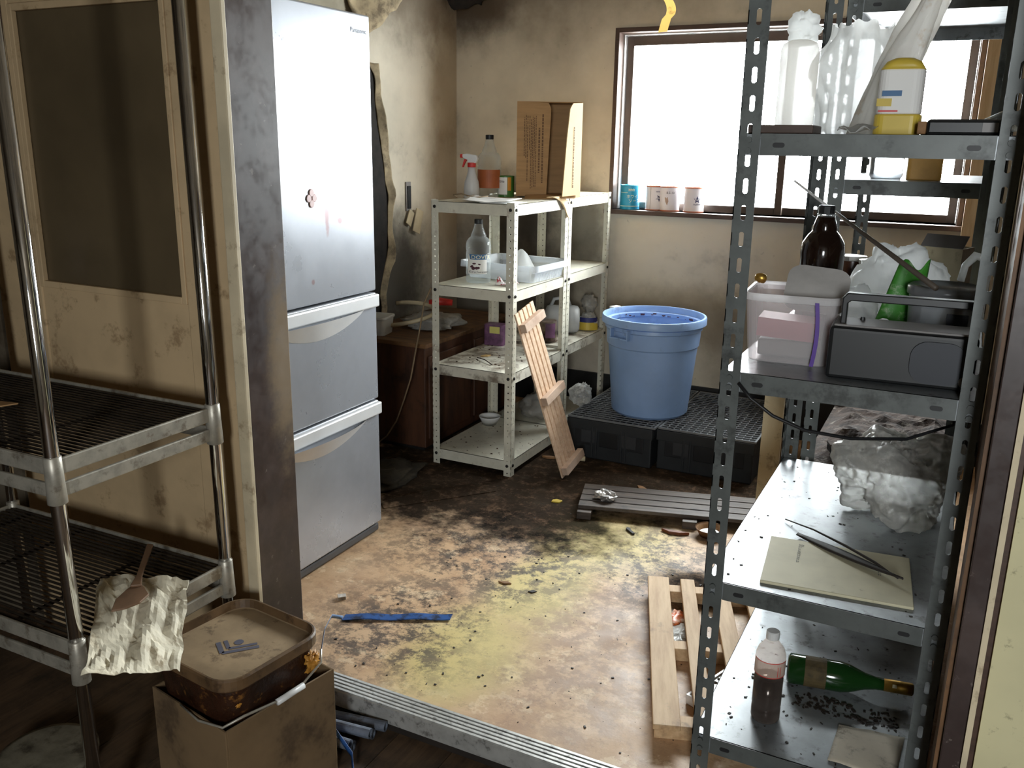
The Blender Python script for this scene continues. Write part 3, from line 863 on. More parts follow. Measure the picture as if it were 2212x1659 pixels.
b2 = clear_bottle('clear_bottle', 'clear plastic bottle with an orange label on the top shelf', (-1.975, 3.66, ZT))
lb = MB(); band(lb, 0.0506, A0 - 0.9, A0 + 1.5, 0.046, 0.140)
put('label', lb, 'orangelabel', b2)
# spray bottle
sp = thing('spray_bottle', 'white spray bottle with a red trigger on the top shelf', 'spray bottle', (-1.985, 3.515, ZT), math.radians(188))
put('bottle_body', MB().lathe([(0.030, 0), (0.034, 0.004), (0.034, 0.045), (0.031, 0.07), (0.022, 0.095), (0.017, 0.115), (0.0165, 0.135)], 24), 'spray', sp, smooth=True)
put('collar', MB().lathe([(0.018, 0.132), (0.0185, 0.134), (0.0185, 0.150), (0.016, 0.152)], 20), 'red', sp)
put('spray_head', MB().prism([(-0.022, 0.150), (0.018, 0.150), (0.016, 0.162), (0.040, 0.172), (0.042, 0.186), (0.020, 0.190), (-0.024, 0.184), (-0.030, 0.168)], -0.010, 0.010, Matrix.Rotation(math.pi / 2, 4, 'X')), 'whiteplastic', sp, bevel=0.003)
put('nozzle', MB().lathe([(0.0075, 0), (0.0085, 0.004), (0.0085, 0.012), (0.005, 0.014)], 14, frame((0.040, 0, 0.179), (0, 1, 0), (0, 0, 1))), 'red', sp)
put('trigger', MB().prism([(0.020, 0.166), (0.034, 0.166), (0.040, 0.146), (0.044, 0.132), (0.039, 0.130), (0.030, 0.150)], -0.006, 0.006, Matrix.Rotation(math.pi / 2, 4, 'X')), 'red', sp, bevel=0.002)
# small printed can beside it
cn = thing('food_can', 'small green and orange can with a white label on the top shelf', 'can', (-1.905, 3.69, ZT), 0)
put('can_body', MB().lathe([(0.036, 0), (0.0375, 0.002), (0.0375, 0.092), (0.036, 0.094), (0.034, 0.092), (0.0, 0.091)], 24), plain('green_can_paint', (70, 120, 50), 0.4, var=0.1), cn)
lb = MB(); band(lb, 0.0379, A0 - 0.75, A0 + 0.55, 0.012, 0.088); lo = put('label', lb, 'labelwhite', cn)
lb = MB(); band(lb, 0.0379, A0 + 0.60, A0 + 1.05, 0.03, 0.088); put('label', lb, plain('orange_can_print', (226, 150, 50), 0.5), cn)
lm = MB(); wrap(lm, marks(0.024, 0.010, 2), 0.0382, A0 - 0.45, 0.064); put('lettering', lm, 'print', lo)
# sheets of paper
def sheet(name, label, corners, mat, seed, amp=0.006, curl=0.0, th=0.0015, cat='paper', n=12, group=None):
    a, b, c, d = [Vector(p) for p in corners]
    mb = MB()
    def fn(u, w):
        p = a.lerp(b, u).lerp(d.lerp(c, u), w)
        z = amp * (noise.noise(Vector((u * 3 + seed, w * 3, seed))) + 0.4)
        return p + Vector((0, 0, max(z, 0.0) + curl * (u - 0.5) ** 2))
    mb.grid(fn, n, n)
    o = put(name, mb, mat, smooth=True, solid=th)
    tag(o, label, cat, group)
    return o
sheet('paper_sheet', 'curled white paper sheet on the top shelf edge', [(-1.87, 3.235, ZT + 0.004), (-1.665, 3.245, ZT + 0.003), (-1.70, 3.44, ZT + 0.004), (-1.93, 3.43, ZT + 0.012)], 'paper', 1, 0.004, 0.03)
sheet('paper_sheet', 'flat white paper under the curled sheet on the top shelf', [(-1.80, 3.25, ZT + 0.001), (-1.65, 3.25, ZT + 0.001), (-1.655, 3.40, ZT + 0.001), (-1.82, 3.40, ZT + 0.001)], 'paper', 2, 0.001)
# loose cord on the shelf
o = put('brown_cord', MB().tube([(-2.00, 3.42, ZT + 0.006), (-1.985, 3.36, ZT + 0.02), (-1.93, 3.33, ZT + 0.028), (-1.87, 3.34, ZT + 0.014), (-1.83, 3.38, ZT + 0.02)], 0.003, 6), 'rope', smooth=True)
tag(o, 'short brown cord lying in front of the spray bottle', 'cord')

# open cardboard carton on its side, printed panels
cb = thing('cardboard_carton', 'upright cardboard carton with printed flaps on the rack top', 'box', (-1.722, 3.745, ZT), math.radians(24))
CW, CD, CH = 0.285, 0.20, 0.415
th = 0.004
put('rear_panel', MB().box(-CW / 2, CW / 2, CD - th, CD, 0.008, CH), 'card', cb)
put('side_panel', MB().box(-CW / 2, -CW / 2 + th, 0, CD, 0.008, CH), 'card', cb)
put('side_panel', MB().box(CW / 2 - th, CW / 2, 0, CD, 0.008, CH), 'card', cb)
put('end_panel', MB().box(-CW / 2, CW / 2, 0, CD, 0.006, 0.010), 'card', cb)
put('end_panel', MB().box(-CW / 2, CW / 2, 0, CD, CH - th, CH), 'card', cb)
fl1 = put('flap', MB().prism([(-CW / 2, 0.01), (-0.006, 0.01), (0.008, CH - 0.03), (-0.004, CH - 0.006), (-CW / 2, CH)], -0.002, 0.002, frame((0, -0.003, 0), (1, 0, 0), (0, 0, 1))), 'card', cb)
T2 = TR(CW / 2, 0, 0) @ RZ(math.radians(48))
fl2 = put('flap', MB().prism([(0.0, 0.004), (-0.120, 0.004), (-0.098, 0.26), (-0.082, CH - 0.03), (-0.064, CH - 0.008), (0.0, CH - 0.004)], -0.002, 0.002, T2 @ frame((0, -0.003, 0), (1, 0, 0), (0, 0, 1))), 'card_lit', cb)
# worn print, too small to read: rows of word-sized marks running down the panels
def print_rows(T, rows, y0, y1, rnd, mat, parent):
    mb = MB()
    for (x, w, lo, hi) in rows:
        y = y0 + (y1 - y0) * lo
        end = y0 + (y1 - y0) * hi
        while y < end:
            ln = rnd.uniform(0.004, 0.014)
            mb.add([T @ Vector(p) for p in ((x, y, 0.0008), (x + w, y, 0.0008), (x + w, min(y + ln, end), 0.0008), (x, min(y + ln, end), 0.0008))], [(0, 1, 2, 3)])
            y += ln + 0.003
    return put('printed_text', mb, mat, parent)
rn = random.Random(4)
faint = plain('faint_box_print', (120, 88, 62), 0.8, var=0.1)
Tf = frame((0, -0.0055, 0), (1, 0, 0), (0, 0, 1))
print_rows(Tf @ TR(-0.016, 0, 0), [(-0.015, 0.007, 0.1, 0.92), (-0.030, 0.007, 0.22, 0.76), (-0.043, 0.0035, 0.05, 0.9), (-0.050, 0.0035, 0.05, 0.88), (-0.057, 0.0035, 0.04, 0.9), (-0.064, 0.0035, 0.03, 0.86),
                (-0.071, 0.0035, 0.5, 0.9), (-0.080, 0.0035, 0.12, 0.9), (-0.087, 0.0035, 0.4, 0.92), (-0.094, 0.0035, 0.42, 0.88)], 0.03, 0.39, rn, faint, fl1)
print_rows(T2 @ frame((0, -0.0056, 0), (1, 0, 0), (0, 0, 1)), [(-0.056, 0.006, 0.05, 0.78)], 0.03, 0.39, rn, faint, fl2)
# bottom flap drooping over the shelf edge
mb = MB()
def bf(u, w):
    return (-0.10 + 0.225 * u, -0.002 - 0.10 * w, 0.008 + 0.006 * math.sin(3 * u + 4 * w) - 0.006 * w + (0.012 * u * w))
mb.grid(bf, 10, 8)
put('bottom_flap', mb, 'card', cb, smooth=True, solid=0.004)
mb = MB()
cbi = (TR(-1.722, 3.745, ZT) @ RZ(math.radians(24))).inverted()
def bf2(u, w):
    # tongue of torn card drooping over the right-hand shelf edge
    y0_, y1_ = 3.60 + 0.10 * w, 3.86 - 0.02 * w
    p = Vector((-1.66 + 0.034 * math.sin(min(w * 2.2, 1.57)) + 0.008 * math.sin(6 * u), y0_ + (y1_ - y0_) * u, ZT + 0.012 - 0.095 * max(0, w - 0.25) ** 1.2 * (0.55 + 0.9 * math.sin(math.pi * min(1, u * 1.15)))))
    return cbi @ p
mb.grid(bf2, 12, 12)
put('bottom_flap', mb, 'card_lit', cb, smooth=True, solid=0.003)

# clear plastic tray with a sheet of film in it
ty = thing('plastic_tray', 'clear ribbed plastic tray on the second shelf of the rack', 'tray', (-1.815, 3.62, Z2), math.radians(-4))
w0, d0_, w1, d1_, hh = 0.33, 0.27, 0.38, 0.32, 0.078
rings = [[(x, y, 0.003) for x, y in rrect(w0, d0_, 0.02)], [(x, y, 0.003 + hh * 0.6) for x, y in rrect(w0 * 0.5 + w1 * 0.5, d0_ * 0.5 + d1_ * 0.5, 0.022)], [(x, y, hh) for x, y in rrect(w1, d1_, 0.024)],
         [(x, y, hh + 0.001) for x, y in rrect(w1 + 0.016, d1_ + 0.016, 0.03)], [(x, y, hh - 0.026) for x, y in rrect(w1 + 0.018, d1_ + 0.018, 0.03)]]
mb = MB(); loft(mb, rings, True, False)
put('tray_body', mb, 'cleartray', ty, solid=0.0015)
rib = MB().box(-0.0012, 0.0012, -0.0025, 0.0, 0.006, 0.045).mesh('rib'); rib.materials.append(M['cleartray'])
for i in range(17):
    put('rib', rib, None, ty, loc=(w0 / 2 + 0.008, -0.11 + i * 0.0137, 0.0), rot=(0, 0.3, math.pi / 2))
mb = MB()
def film(u, w):
    p = Vector((-0.10 + 0.23 * u, -0.11 + 0.20 * w, 0.02))
    pk = math.exp(-((u - 0.55) / 0.22) ** 2) * math.exp(-((w - 0.5) / 0.4) ** 2)
    return (p.x, p.y, 0.014 + 0.115 * pk + 0.012 * noise.noise(Vector((u * 5, w * 5, 2))))
mb.grid(film, 24, 18)
o = put('film_sheet', mb, 'milkbag', smooth=True); o.location = (-1.81, 3.62, Z2)
tag(o, 'peaked sheet of white plastic film inside the clear tray', 'plastic sheet')
mb = MB(); crumple(mb, (0.11, 0.09, 0.022), 4, 0.5, 3, 26, 12, 0.2, TR(-1.76, 3.58, Z2 + 0.030))
o = put('cake_wrapper', mb, 'clearbag', smooth=True); tag(o, 'crumpled clear wrapper lying in the clear tray', 'plastic bag')
# cherry printed wrapper
mb = MB()
def wrp(u, w):
    return (-1.772 + 0.090 * u, 3.345 + 0.040 * w + 0.012 * u, Z2 + 0.004 + 0.034 * (1 - abs(2 * w - 1)) * (0.5 + 0.5 * math.sin(9 * u + 1)) + 0.004 * u)
mb.grid(wrp, 14, 6)
k = NT('dotted_wrapper'); k.l(k.mix(k.ramp(k.noise(130, 2, 0.5), 0.54, 0.58), rgba((236, 230, 228)), rgba((186, 52, 72))), k.b.inputs['Base Color']); M['dotted'] = k.m
o = put('sweet_wrapper', mb, 'dotted', smooth=True, solid=0.001); tag(o, 'small white wrapper with red dots beside the cherry bottle', 'wrapper')

# third shelf: litter, printed tins, milky jug, bag
def shelf_litter(name, label, area, z, n, seed, mat='crumb', size=(0.002, 0.007)):
    rr = random.Random(seed); mb = MB()
    for i in range(n):
        x = rr.uniform(area[0], area[1]); y = rr.uniform(area[2], area[3]); s = rr.uniform(*size)
        mb.box(-s, s, -s * rr.uniform(0.3, 0.9), s * rr.uniform(0.3, 0.9), 0.0, s * rr.uniform(0.3, 0.7), TR(x, y, z) @ RZ(rr.uniform(0, 6.3)))
    o = put(name, mb, mat); o['kind'] = 'stuff'; tag(o, label, 'dirt'); return o
shelf_litter('shelf_dirt', 'dark crumbs of dirt on the third shelf of the near white rack', (-2.0, -1.65, 3.30, 3.72), Z3, 70, 3, size=(0.001, 0.005))
shelf_litter('shelf_dirt', 'fine dirt on the bottom shelf of the near white rack', (-2.0, -1.65, 3.26, 3.76), Z4, 50, 5, size=(0.001, 0.004))
o = put('paper_scrap', MB().prism([(0, 0), (0.03, 0.005), (0.045, 0.025), (0.02, 0.03)], 0.001, 0.006, TR(-1.90, 3.45, Z3) @ RZ(0.4)), plain('buff_scrap', (206, 170, 110), 0.8)); tag(o, 'buff scrap of card on the dirty third shelf', 'scrap')
o = put('thin_twig', MB().tube([(-1.90, 3.42, Z3 + 0.004), (-1.84, 3.38, Z3 + 0.010), (-1.78, 3.335, Z3 + 0.004)], 0.0022, 5), 'twig'); tag(o, 'thin dark twig on the dirty third shelf', 'twig')
def jar(name, label, loc, r, h, lidmat, side='violet', glass='petclear', seed=0):
    t = thing(name, label, 'jar', loc, 0.3 * seed, None)
    put('jar_body', MB().lathe([(r * 0.9, 0), (r, 0.006), (r, h * 0.86), (r * 0.92, h * 0.95), (r * 0.9, h), (r * 0.84, h), (r * 0.84, h * 0.95)], 22), glass, t, smooth=True)
    lb = MB(); band(lb, r * 1.01, A0 + 0.1, A0 + 1.2, h * 0.25, h * 0.92); put('label', lb, side, t)
    put('jar_contents', MB().lathe([(r * 0.85, 0.008), (r * 0.88, h * 0.35), (r * 0.7, h * 0.42)], 16), 'jam', t)
    return t
jar('glass_jar', 'dirty glass jar with a purple label on the third shelf', (-1.755, 3.86, 0.468), 0.046, 0.105, 'tin')
pt = thing('printed_tin', 'purple printed pack with a yellow square at the back of the third shelf', 'tin', (-1.965, 3.72, Z3), 0.1)
put('tin_body', MB().prism(rrect(0.10, 0.07, 0.012), 0.0, 0.10), 'violet', pt, bevel=0.003)
put('label', MB().box(-0.018, 0.034, -0.0365, -0.0352, 0.060, 0.092), plain('pale_yellow_label', (214, 206, 120), 0.6), pt)
# milky jug lying on its side
jg = thing('milky_jug', 'milky white plastic jug lying on its side on the far rack', 'jug', (-1.80, 4.10, 0.468), 0)
Tj = frame((-0.13, -0.10, 0.072), (0.10, 0.02, 0.0), (0, 0, 1))
mb = MB()
prof = [(0.0, 0.0), (0.052, 0.0), (0.066, 0.010), (0.070, 0.03), (0.070, 0.15), (0.064, 0.165), (0.03, 0.178), (0.022, 0.185), (0.022, 0.205), (0.0, 0.205)]
Tj = TR(0.10, 0.02, 0.0725) @ RZ(math.radians(24)) @ Matrix.Rotation(-math.pi / 2, 4, 'Y')
mb.lathe(prof, 24, Tj)
put('jug_body', mb, 'jug', jg, smooth=True)
put('handle', MB().tube([Tj @ Vector((0.068, 0, 0.05)), Tj @ Vector((0.100, 0, 0.06)), Tj @ Vector((0.105, 0, 0.10)), Tj @ Vector((0.100, 0, 0.13)), Tj @ Vector((0.066, 0, 0.145))], 0.009, 8), 'jug', jg, smooth=True)
# flour bag: clear bag with blue and yellow band
fb = thing('ingredient_bag', 'tied clear bag with a blue and yellow band at the end of the far rack', 'bag', (-1.70, 4.235, 0.468), 0)
mb = MB(); crumple(mb, (0.055, 0.045, 0.055), 6, 0.25, 2.2, 24, 14, 0.25, TR(0, 0, 0.042)); put('bag_body', mb, 'clearbag', fb, smooth=True)
mb = MB(); band(mb, 0.056, A0 - 1.2, A0 + 1.5, 0.005, 0.045, 16, 0.053); put('label', mb, 'yellow', fb)
mb = MB(); band(mb, 0.0535, A0 - 1.2, A0 + 1.5, 0.045, 0.068, 16, 0.048); put('label', mb, plain('indigo_band', (44, 48, 110), 0.5), fb)
mb = MB(); crumple(mb, (0.045, 0.04, 0.05), 8, 0.4, 2.6, 24, 14, 0.0, TR(0, 0.01, 0.135)); put('bag_neck', mb, 'greybag', fb, smooth=True)
# bottom shelf
bw = thing('paper_bowl', 'small white paper bowl on the bottom shelf of the near rack', 'bowl', (-1.965, 3.665, Z4), 0)
put('bowl', MB().lathe([(0.032, 0.0), (0.05, 0.035), (0.053, 0.042), (0.051, 0.043), (0.047, 0.036), (0.030, 0.004)], 24, close=True), 'paper', bw, smooth=True)
mb = MB(); crumple(mb, (0.11, 0.14, 0.07), 11, 0.35, 2.4, 30, 18, 0.25, TR(-1.80, 3.92, Z4 + 0.055))
o = put('grey_bag', mb, 'greybag', smooth=True); tag(o, 'limp grey plastic bag on the bottom shelf of the far rack', 'plastic bag')

# ================================================================== LOW CABINET by the left wall
cabn = thing('wooden_cabinet', 'low dark wooden cabinet behind the white rack', 'cabinet', (-2.57, 3.33, 0.0))
CX, CYl, CZ = 0.45, 0.85, 0.515
put('cabinet_body', MB().box(0.008, CX, 0.0, CYl, 0.02, CZ - 0.02), 'cabinet', cabn, bevel=0.004)
put('cabinet_top', MB().box(0.004, CX + 0.012, -0.012, CYl, CZ - 0.02, CZ), 'cabtop', cabn, bevel=0.003)
for y0, y1 in ((0.02, 0.40), (0.44, 0.82)):
    put('cabinet_door', MB().box(CX, CX + 0.012, y0, y1, 0.06, CZ - 0.06), 'cabinet', cabn, bevel=0.004)
put('plinth', MB().box(0.008, CX - 0.02, 0.02, CYl, 0.0, 0.02), 'skirt', cabn)
wbx = thing('white_tub', 'white plastic tub on the wooden cabinet beside the fridge', 'tub', (-2.44, 3.42, CZ), 0.2)
rings = [[(x, y, 0) for x, y in rrect(0.11, 0.11, 0.015)], [(x, y, 0.075) for x, y in rrect(0.125, 0.125, 0.018)]]
mb = MB(); loft(mb, rings); put('tub_body', mb, 'whiteplastic', wbx)
put('tub_lid', MB().prism(rrect(0.135, 0.135, 0.02), 0.074, 0.088), 'whiteplastic', wbx, bevel=0.004)
hs = thing('racket_frame', 'looped pale frame with a red grip on the wooden cabinet', 'frame', (-2.33, 3.52, CZ))
pts = []
for i in range(21):
    a = math.radians(-150 + 300 * i / 20)
    pts.append((-0.02 + 0.13 * math.cos(a) , 0.04 + 0.10 * math.sin(a), 0.055 + 0.06 * math.sin(a * 0.5 + 0.6)))
put('loop', MB().tube(pts, 0.010, 8), 'switch', hs, smooth=True)
put('grip', MB().tube([(0.03, 0.14, 0.12), (0.07, 0.16, 0.13), (0.13, 0.19, 0.125)], [0.016, 0.02, 0.015], 10), 'red', hs, smooth=True, label='red grip')
mb = MB(); crumple(mb, (0.15, 0.13, 0.042), 13, 0.4, 2.2, 34, 14, 0.3, TR(-2.28, 3.66, CZ + 0.034))
o = put('film_bundle', mb, 'greybag', smooth=True); tag(o, 'crumpled bundle of clear film on the wooden cabinet', 'plastic bag')
o = put('hanging_cord', MB().tube([(-2.024, 3.232, 0.79), (-2.055, 3.225, 0.72), (-2.075, 3.225, 0.62), (-2.10, 3.22, 0.50), (-2.125, 3.22, 0.38), (-2.165, 3.22, 0.27), (-2.205, 3.22, 0.17), (-2.26, 3.22, 0.09), (-2.33, 3.22, 0.03)], 0.0035, 6), 'rope', smooth=True)  # cord hanging off the front of the rack
tag(o, 'frayed cord hanging from the white rack down to the floor', 'cord')

# ================================================================== CRATES, GRIDS, BLUE BIN
def crate(label, loc, w, d, h):
    t = thing('plastic_crate', label, 'crate', loc, 0, 'upturned black crates')
    put('crate_body', MB().box(-w / 2, w / 2, 0, d, 0, h - 0.045), 'crate', t, bevel=0.006)
    put('crate_rim', MB().box(-w / 2 - 0.004, w / 2 + 0.004, -0.006, 0.008, h - 0.05, h - 0.002).box(-w / 2 - 0.004, w / 2 + 0.004, d - 0.012, d, h - 0.05, h - 0.002).box(-w / 2 - 0.004, -w / 2 + 0.008, 0.008, d - 0.012, h - 0.05, h - 0.002).box(w / 2 - 0.008, w / 2 + 0.004, 0.008, d - 0.012, h - 0.05, h - 0.002), 'crate', t, bevel=0.002)
    for x0, x1 in ((-w / 2 + 0.035, -w / 2 + 0.11), (-0.045, 0.045), (w / 2 - 0.11, w / 2 - 0.035)):
        put('handle_recess', MB().box(x0, x1, -0.004, 0.0, h * 0.35, h - 0.05), 'black', t, bevel=0.003)
    for x in (-w / 2 + 0.12, -0.06, 0.06, w / 2 - 0.12):
        put('moulded_rib', MB().box(x - 0.005, x + 0.005, -0.007, 0.0, 0.01, h - 0.03), 'crate', t, bevel=0.002)
    for sx in (-1, 1):
        put('label_patch', MB().box(sx * w * 0.24 - 0.035, sx * w * 0.24 + 0.035, -0.0055, -0.003, h * 0.42, h * 0.74), plain('grey_label_patch', (52, 52, 54), 0.6), t)
    return t
crate('black plastic crate under the blue bin, nearer the white rack', (-1.335, 3.63, 0.0), 0.40, 0.72, 0.185)
crate('black plastic crate under the blue bin, nearer the grey rack', (-0.905, 3.655, 0.0), 0.42, 0.70, 0.185)
def grid_panel(label, x0, x1, y0, y1, z, step):
    t = thing('wire_grid', label, 'grid', ((x0 + x1) / 2, y0, z), 0, 'wire grids on the crates')
    mb = MB(); w = (x1 - x0)
    for i in range(int(w / step) + 1):
        x = -w / 2 + min(i * step, w); mb.box(x - 0.0021, x + 0.0021, 0, y1 - y0, 0.0, 0.0042)
    for j in range(int((y1 - y0) / step) + 1):
        mb.box(-w / 2, w / 2, j * step - 0.0021, j * step + 0.0021, 0.0036, 0.0076)
    m_ = put('grid_wires', mb, 'wire', t); m_['kind'] = 'stuff'
    e = 0.004
    put('grid_edge', MB().box(-w / 2 - e, w / 2 + e, -e, e, -0.001, 0.007).box(-w / 2 - e, w / 2 + e, y1 - y0 - e, y1 - y0 + e, -0.001, 0.007)
        .box(-w / 2 - e, -w / 2 + e, e, y1 - y0 - e, -0.001, 0.007).box(w / 2 - e, w / 2 + e, e, y1 - y0 - e, -0.001, 0.007), 'wire', t)
    return t
grid_panel('dark wire grid on the crate beside the white rack', -1.535, -1.125, 3.635, 4.33, 0.186, 0.030)
grid_panel('dark wire grid on the crate beside the grey rack', -1.110, -0.690, 3.66, 4.33, 0.186, 0.030)

bn = thing('blue_bin', 'large blue plastic bin with a rolled rim standing on wire grids', 'bin', (-1.235, 3.885, 0.194), 0.0)
R0, R1, HB = 0.176, 0.215, 0.455
prof = [(0.0, 0.004), (R0 - 0.012, 0.0), (R0, 0.012), (R0 + (R1 - R0) * 0.70, HB * 0.70), (R0 + (R1 - R0) * 0.70 + 0.006, HB * 0.715), (R1, HB - 0.06), (R1 + 0.006, HB - 0.055)]
put('bin_wall', MB().lathe(prof + [(R1 + 0.004, HB - 0.04), (R1 - 0.002, HB - 0.04), (R1 - 0.012, HB - 0.06), (R0 - 0.012, 0.02), (0.0, 0.014)], 56), 'bin', bn, smooth='auto')
put('rim', MB().lathe([(R1 + 0.004, HB - 0.034), (R1 + 0.020, HB - 0.034), (R1 + 0.022, HB - 0.032), (R1 + 0.022, HB - 0.006), (R1 + 0.019, HB), (R1 + 0.010, HB), (R1 + 0.007, HB - 0.004), (R1 + 0.003, HB - 0.026), (R1 - 0.010, HB - 0.030), (R1 - 0.012, HB - 0.046)], 64, close=True), 'bin', bn, smooth='auto')
# two moulded grips under the rim
for ang in (math.radians(-112), math.radians(68)):
    g = MB(); T = RZ(ang) @ TR(R1 + 0.002, 0, 0)
    g.box(0.0, 0.022, -0.052, 0.052, HB - 0.088, HB - 0.080, T).box(0.0, 0.022, -0.052, -0.045, HB - 0.080, HB - 0.042, T).box(0.0, 0.022, 0.045, 0.052, HB - 0.080, HB - 0.042, T)
    put('grip', g, 'bin', bn, bevel=0.002)
put('lid_catch', MB().box(0.0, 0.03, -0.025, 0.025, HB - 0.012, HB + 0.004, RZ(math.radians(158)) @ TR(R1 + 0.012, 0, 0)), 'whiteplastic', bn, bevel=0.003)
rr = random.Random(3)
for i in range(16):
    st = MB()
    a = rr.uniform(0.3, 2.9); s = rr.uniform(0.003, 0.011)
    T = RZ(a) @ TR(R1 - 0.0105, 0, HB - 0.034 - rr.uniform(0, 0.012))
    st.box(-0.0015, 0.0, -s, s, -s * 0.4, s * 0.4, T)
    put('stain_fleck', st, 'cherry', bn)
mb = MB(); crumple(mb, (0.055, 0.05, 0.062), 15, 0.35, 2.3, 30, 18, 0.15, TR(-1.55, 3.80, 0.245) @ Matrix.Rotation(0.5, 4, 'Y'))
o = put('clear_bag', mb, 'clearbag', smooth=True); tag(o, 'stiff crumpled clear bag wedged between white rack and crates', 'plastic bag')

# ================================================================== SLATTED BOARDS
# leaning against the white rack: slats, battens on the side towards the window
ln = thing('slatted_board', 'pale pine slatted board leaning against the white rack', 'duckboard', (0, 0, 0), 0, 'slatted duckboards')
B0 = Vector((-1.426, 3.325, 0.004)); T0 = Vector((-1.588, 3.165, 0.728))
wdir = Vector((0.0, 0.14, 0.045)).normalized()
ldir = (T0 - B0).normalized(); LL = (T0 - B0).length
wdir = (wdir - ldir * wdir.dot(ldir)).normalized()
Fm = frame(B0, wdir, ldir)            # x across, y along, z out of the board
ln.matrix_world = Fm
nrm = Fm.to_3x3() @ Vector((0, 0, 1))
sgn = 1 if nrm.x > 0 else -1
for i in range(5):
    put('slat', MB().box(i * 0.0335, 0.0262 + i * 0.0335, 0.0, LL, -0.004, 0.004), 'pine', ln, bevel=0.0015)
for y in (0.012, 0.345, 0.675):
    z0, z1 = (0.004, 0.032) if sgn > 0 else (-0.032, -0.004)
    put('batten', MB().box(0.004, 0.182, y, y + 0.036, z0, z1), 'pine_rough', ln, bevel=0.002)
# on the floor, damp and dark
dk = thing('slatted_board', 'dark damp slatted duckboard lying on the floor before the crates', 'duckboard', (-1.214, 2.988, 0.0), math.radians(15.5), 'slatted duckboards')
for i in range(4):
    put('slat', MB().box(0.0, 0.80, 0.012 + i * 0.060, 0.064 + i * 0.060, 0.030, 0.045), 'duck', dk, bevel=0.002)
for x in (0.0, 0.40, 0.74):
    put('batten', MB().box(x, x + 0.055, -0.02, 0.26, 0.0, 0.030), 'duck', dk, bevel=0.002)
# pale boards on the floor beside the grey rack
pl = thing('slatted_board', 'dusty pale slatted pallet on the floor beside the grey rack', 'duckboard', (-0.492, 1.835, 0.0), math.radians(19.5), 'slatted duckboards')
for x0, x1, y0, y1 in ((-0.035, 0.032, 0.0, 0.775), (0.068, 0.112, 0.01, 0.770), (0.165, 0.215, 0.02, 0.77), (0.262, 0.318, 0.02, 0.77)):
    put('slat', MB().box(x0, x1, y0, y1, 0.038, 0.052), 'pallet', pl, bevel=0.002)
for y0 in (0.02, 0.37, 0.705):
    put('batten', MB().box(-0.030, 0.315, y0, y0 + 0.045, 0.0, 0.038), 'pallet', pl, bevel=0.002)
# perforated tray and litter showing between the boards
pf = MB(); perforated(pf, 0.2, 0.022, 0.022, 0.014, 0.014, 0.0015)
tr = thing('perforated_tray', 'white perforated plastic tray under the pale pallet boards', 'tray', (-0.49, 2.02, 0.002), math.radians(-20))
for i in range(6):
    q = MB().add([(x + i * 0.022, z, 0.02 + y) for x, y, z in pf.v], pf.f)
    put('perforated_strip', q, 'whiteplastic', tr)
put('tray_edge', MB().box(-0.006, 0.138, 0.2, 0.206, 0.0, 0.026).box(-0.006, 0.0, 0, 0.2, 0.0, 0.026).box(0.132, 0.138, 0, 0.2, 0.0, 0.026).box(-0.006, 0.138, -0.006, 0, 0.0, 0.026), 'whiteplastic', tr)
mb = MB(); crumple(mb, (0.03, 0.05, 0.012), 21, 0.5, 3, 18, 10, 0.2, TR(-0.645, 2.40, 0.012)); o = put('orange_wrapper', mb, plain('orange_wrapper', (226, 110, 40), 0.4, var=0.2, vscale=60, dirt=(230, 220, 200), dirt_amt=0.6, dscale=40), smooth=True)
tag(o, 'orange and white wrapper between the pallet boards', 'wrapper')
mb = MB(); crumple(mb, (0.05, 0.09, 0.016), 23, 0.5, 3, 22, 12, 0.2, TR(-0.60, 2.30, 0.014)); o = put('white_wrapper', mb, 'greybag', smooth=True)
tag(o, 'dirty clear film between the pallet boards', 'wrapper')

# ================================================================== CANS ON THE WINDOW SILL
def can(label, x, y, body, rim, rot=0.0, r=0.049, h=0.122):
    t = thing('food_can', label, 'can', (x, y, WZ0), rot, 'cans on the window sill')
    put('can_body', MB().lathe([(r, 0.006), (r, h - 0.006)], 32), body, t, smooth='auto')
    put('can_rim', MB().lathe([(r - 0.003, 0.0), (r + 0.0015, 0.001), (r + 0.0015, 0.006), (r - 0.001, 0.007)], 32), rim, t)
    put('can_rim', MB().lathe([(r - 0.001, h - 0.007), (r + 0.0015, h - 0.006), (r + 0.0015, h), (r - 0.004, h), (r - 0.005, h - 0.004), (0.0, h - 0.004)], 32), rim, t)
    return t
FA = math.radians(-68)      # can sides turned to the camera
def star_geo(s, tilt=0.0, inner=0.42):
    v = []
    for i in range(10):
        a = math.pi / 2 + tilt + i * math.pi / 5; q = s if i % 2 == 0 else s * inner
        v.append(Vector((q * math.cos(a), q * math.sin(a), 0)))
    v.append(Vector((0, 0, 0)))
    return v, [(10, i, (i + 1) % 10) for i in range(10)]
def shift(geo, dx, dy=0.0):
    return [p + Vector((dx, dy, 0)) for p in geo[0]], geo[1]
c1 = can('teal can with cream lettering at the left end of the sill', -1.575, 4.435, 'teal', 'teal')
m_ = MB(); wrap(m_, shift(text_geo('ホワイト', 0.020), -0.020), 0.0496, FA, 0.058); wrap(m_, shift(text_geo('ソース', 0.022), -0.010), 0.0496, FA, 0.036)
wrap(m_, shift(marks(0.03, 0.014, 3), -0.010), 0.0496, FA, 0.092)
put('lettering', m_, 'creamprint', c1)
m_ = MB(); band(m_, 0.0494, FA - 1.3, FA + 1.3, 0.016, 0.019); band(m_, 0.0494, FA - 1.3, FA - 0.3, 0.084, 0.086); put('printed_line', m_, 'creamprint', c1)
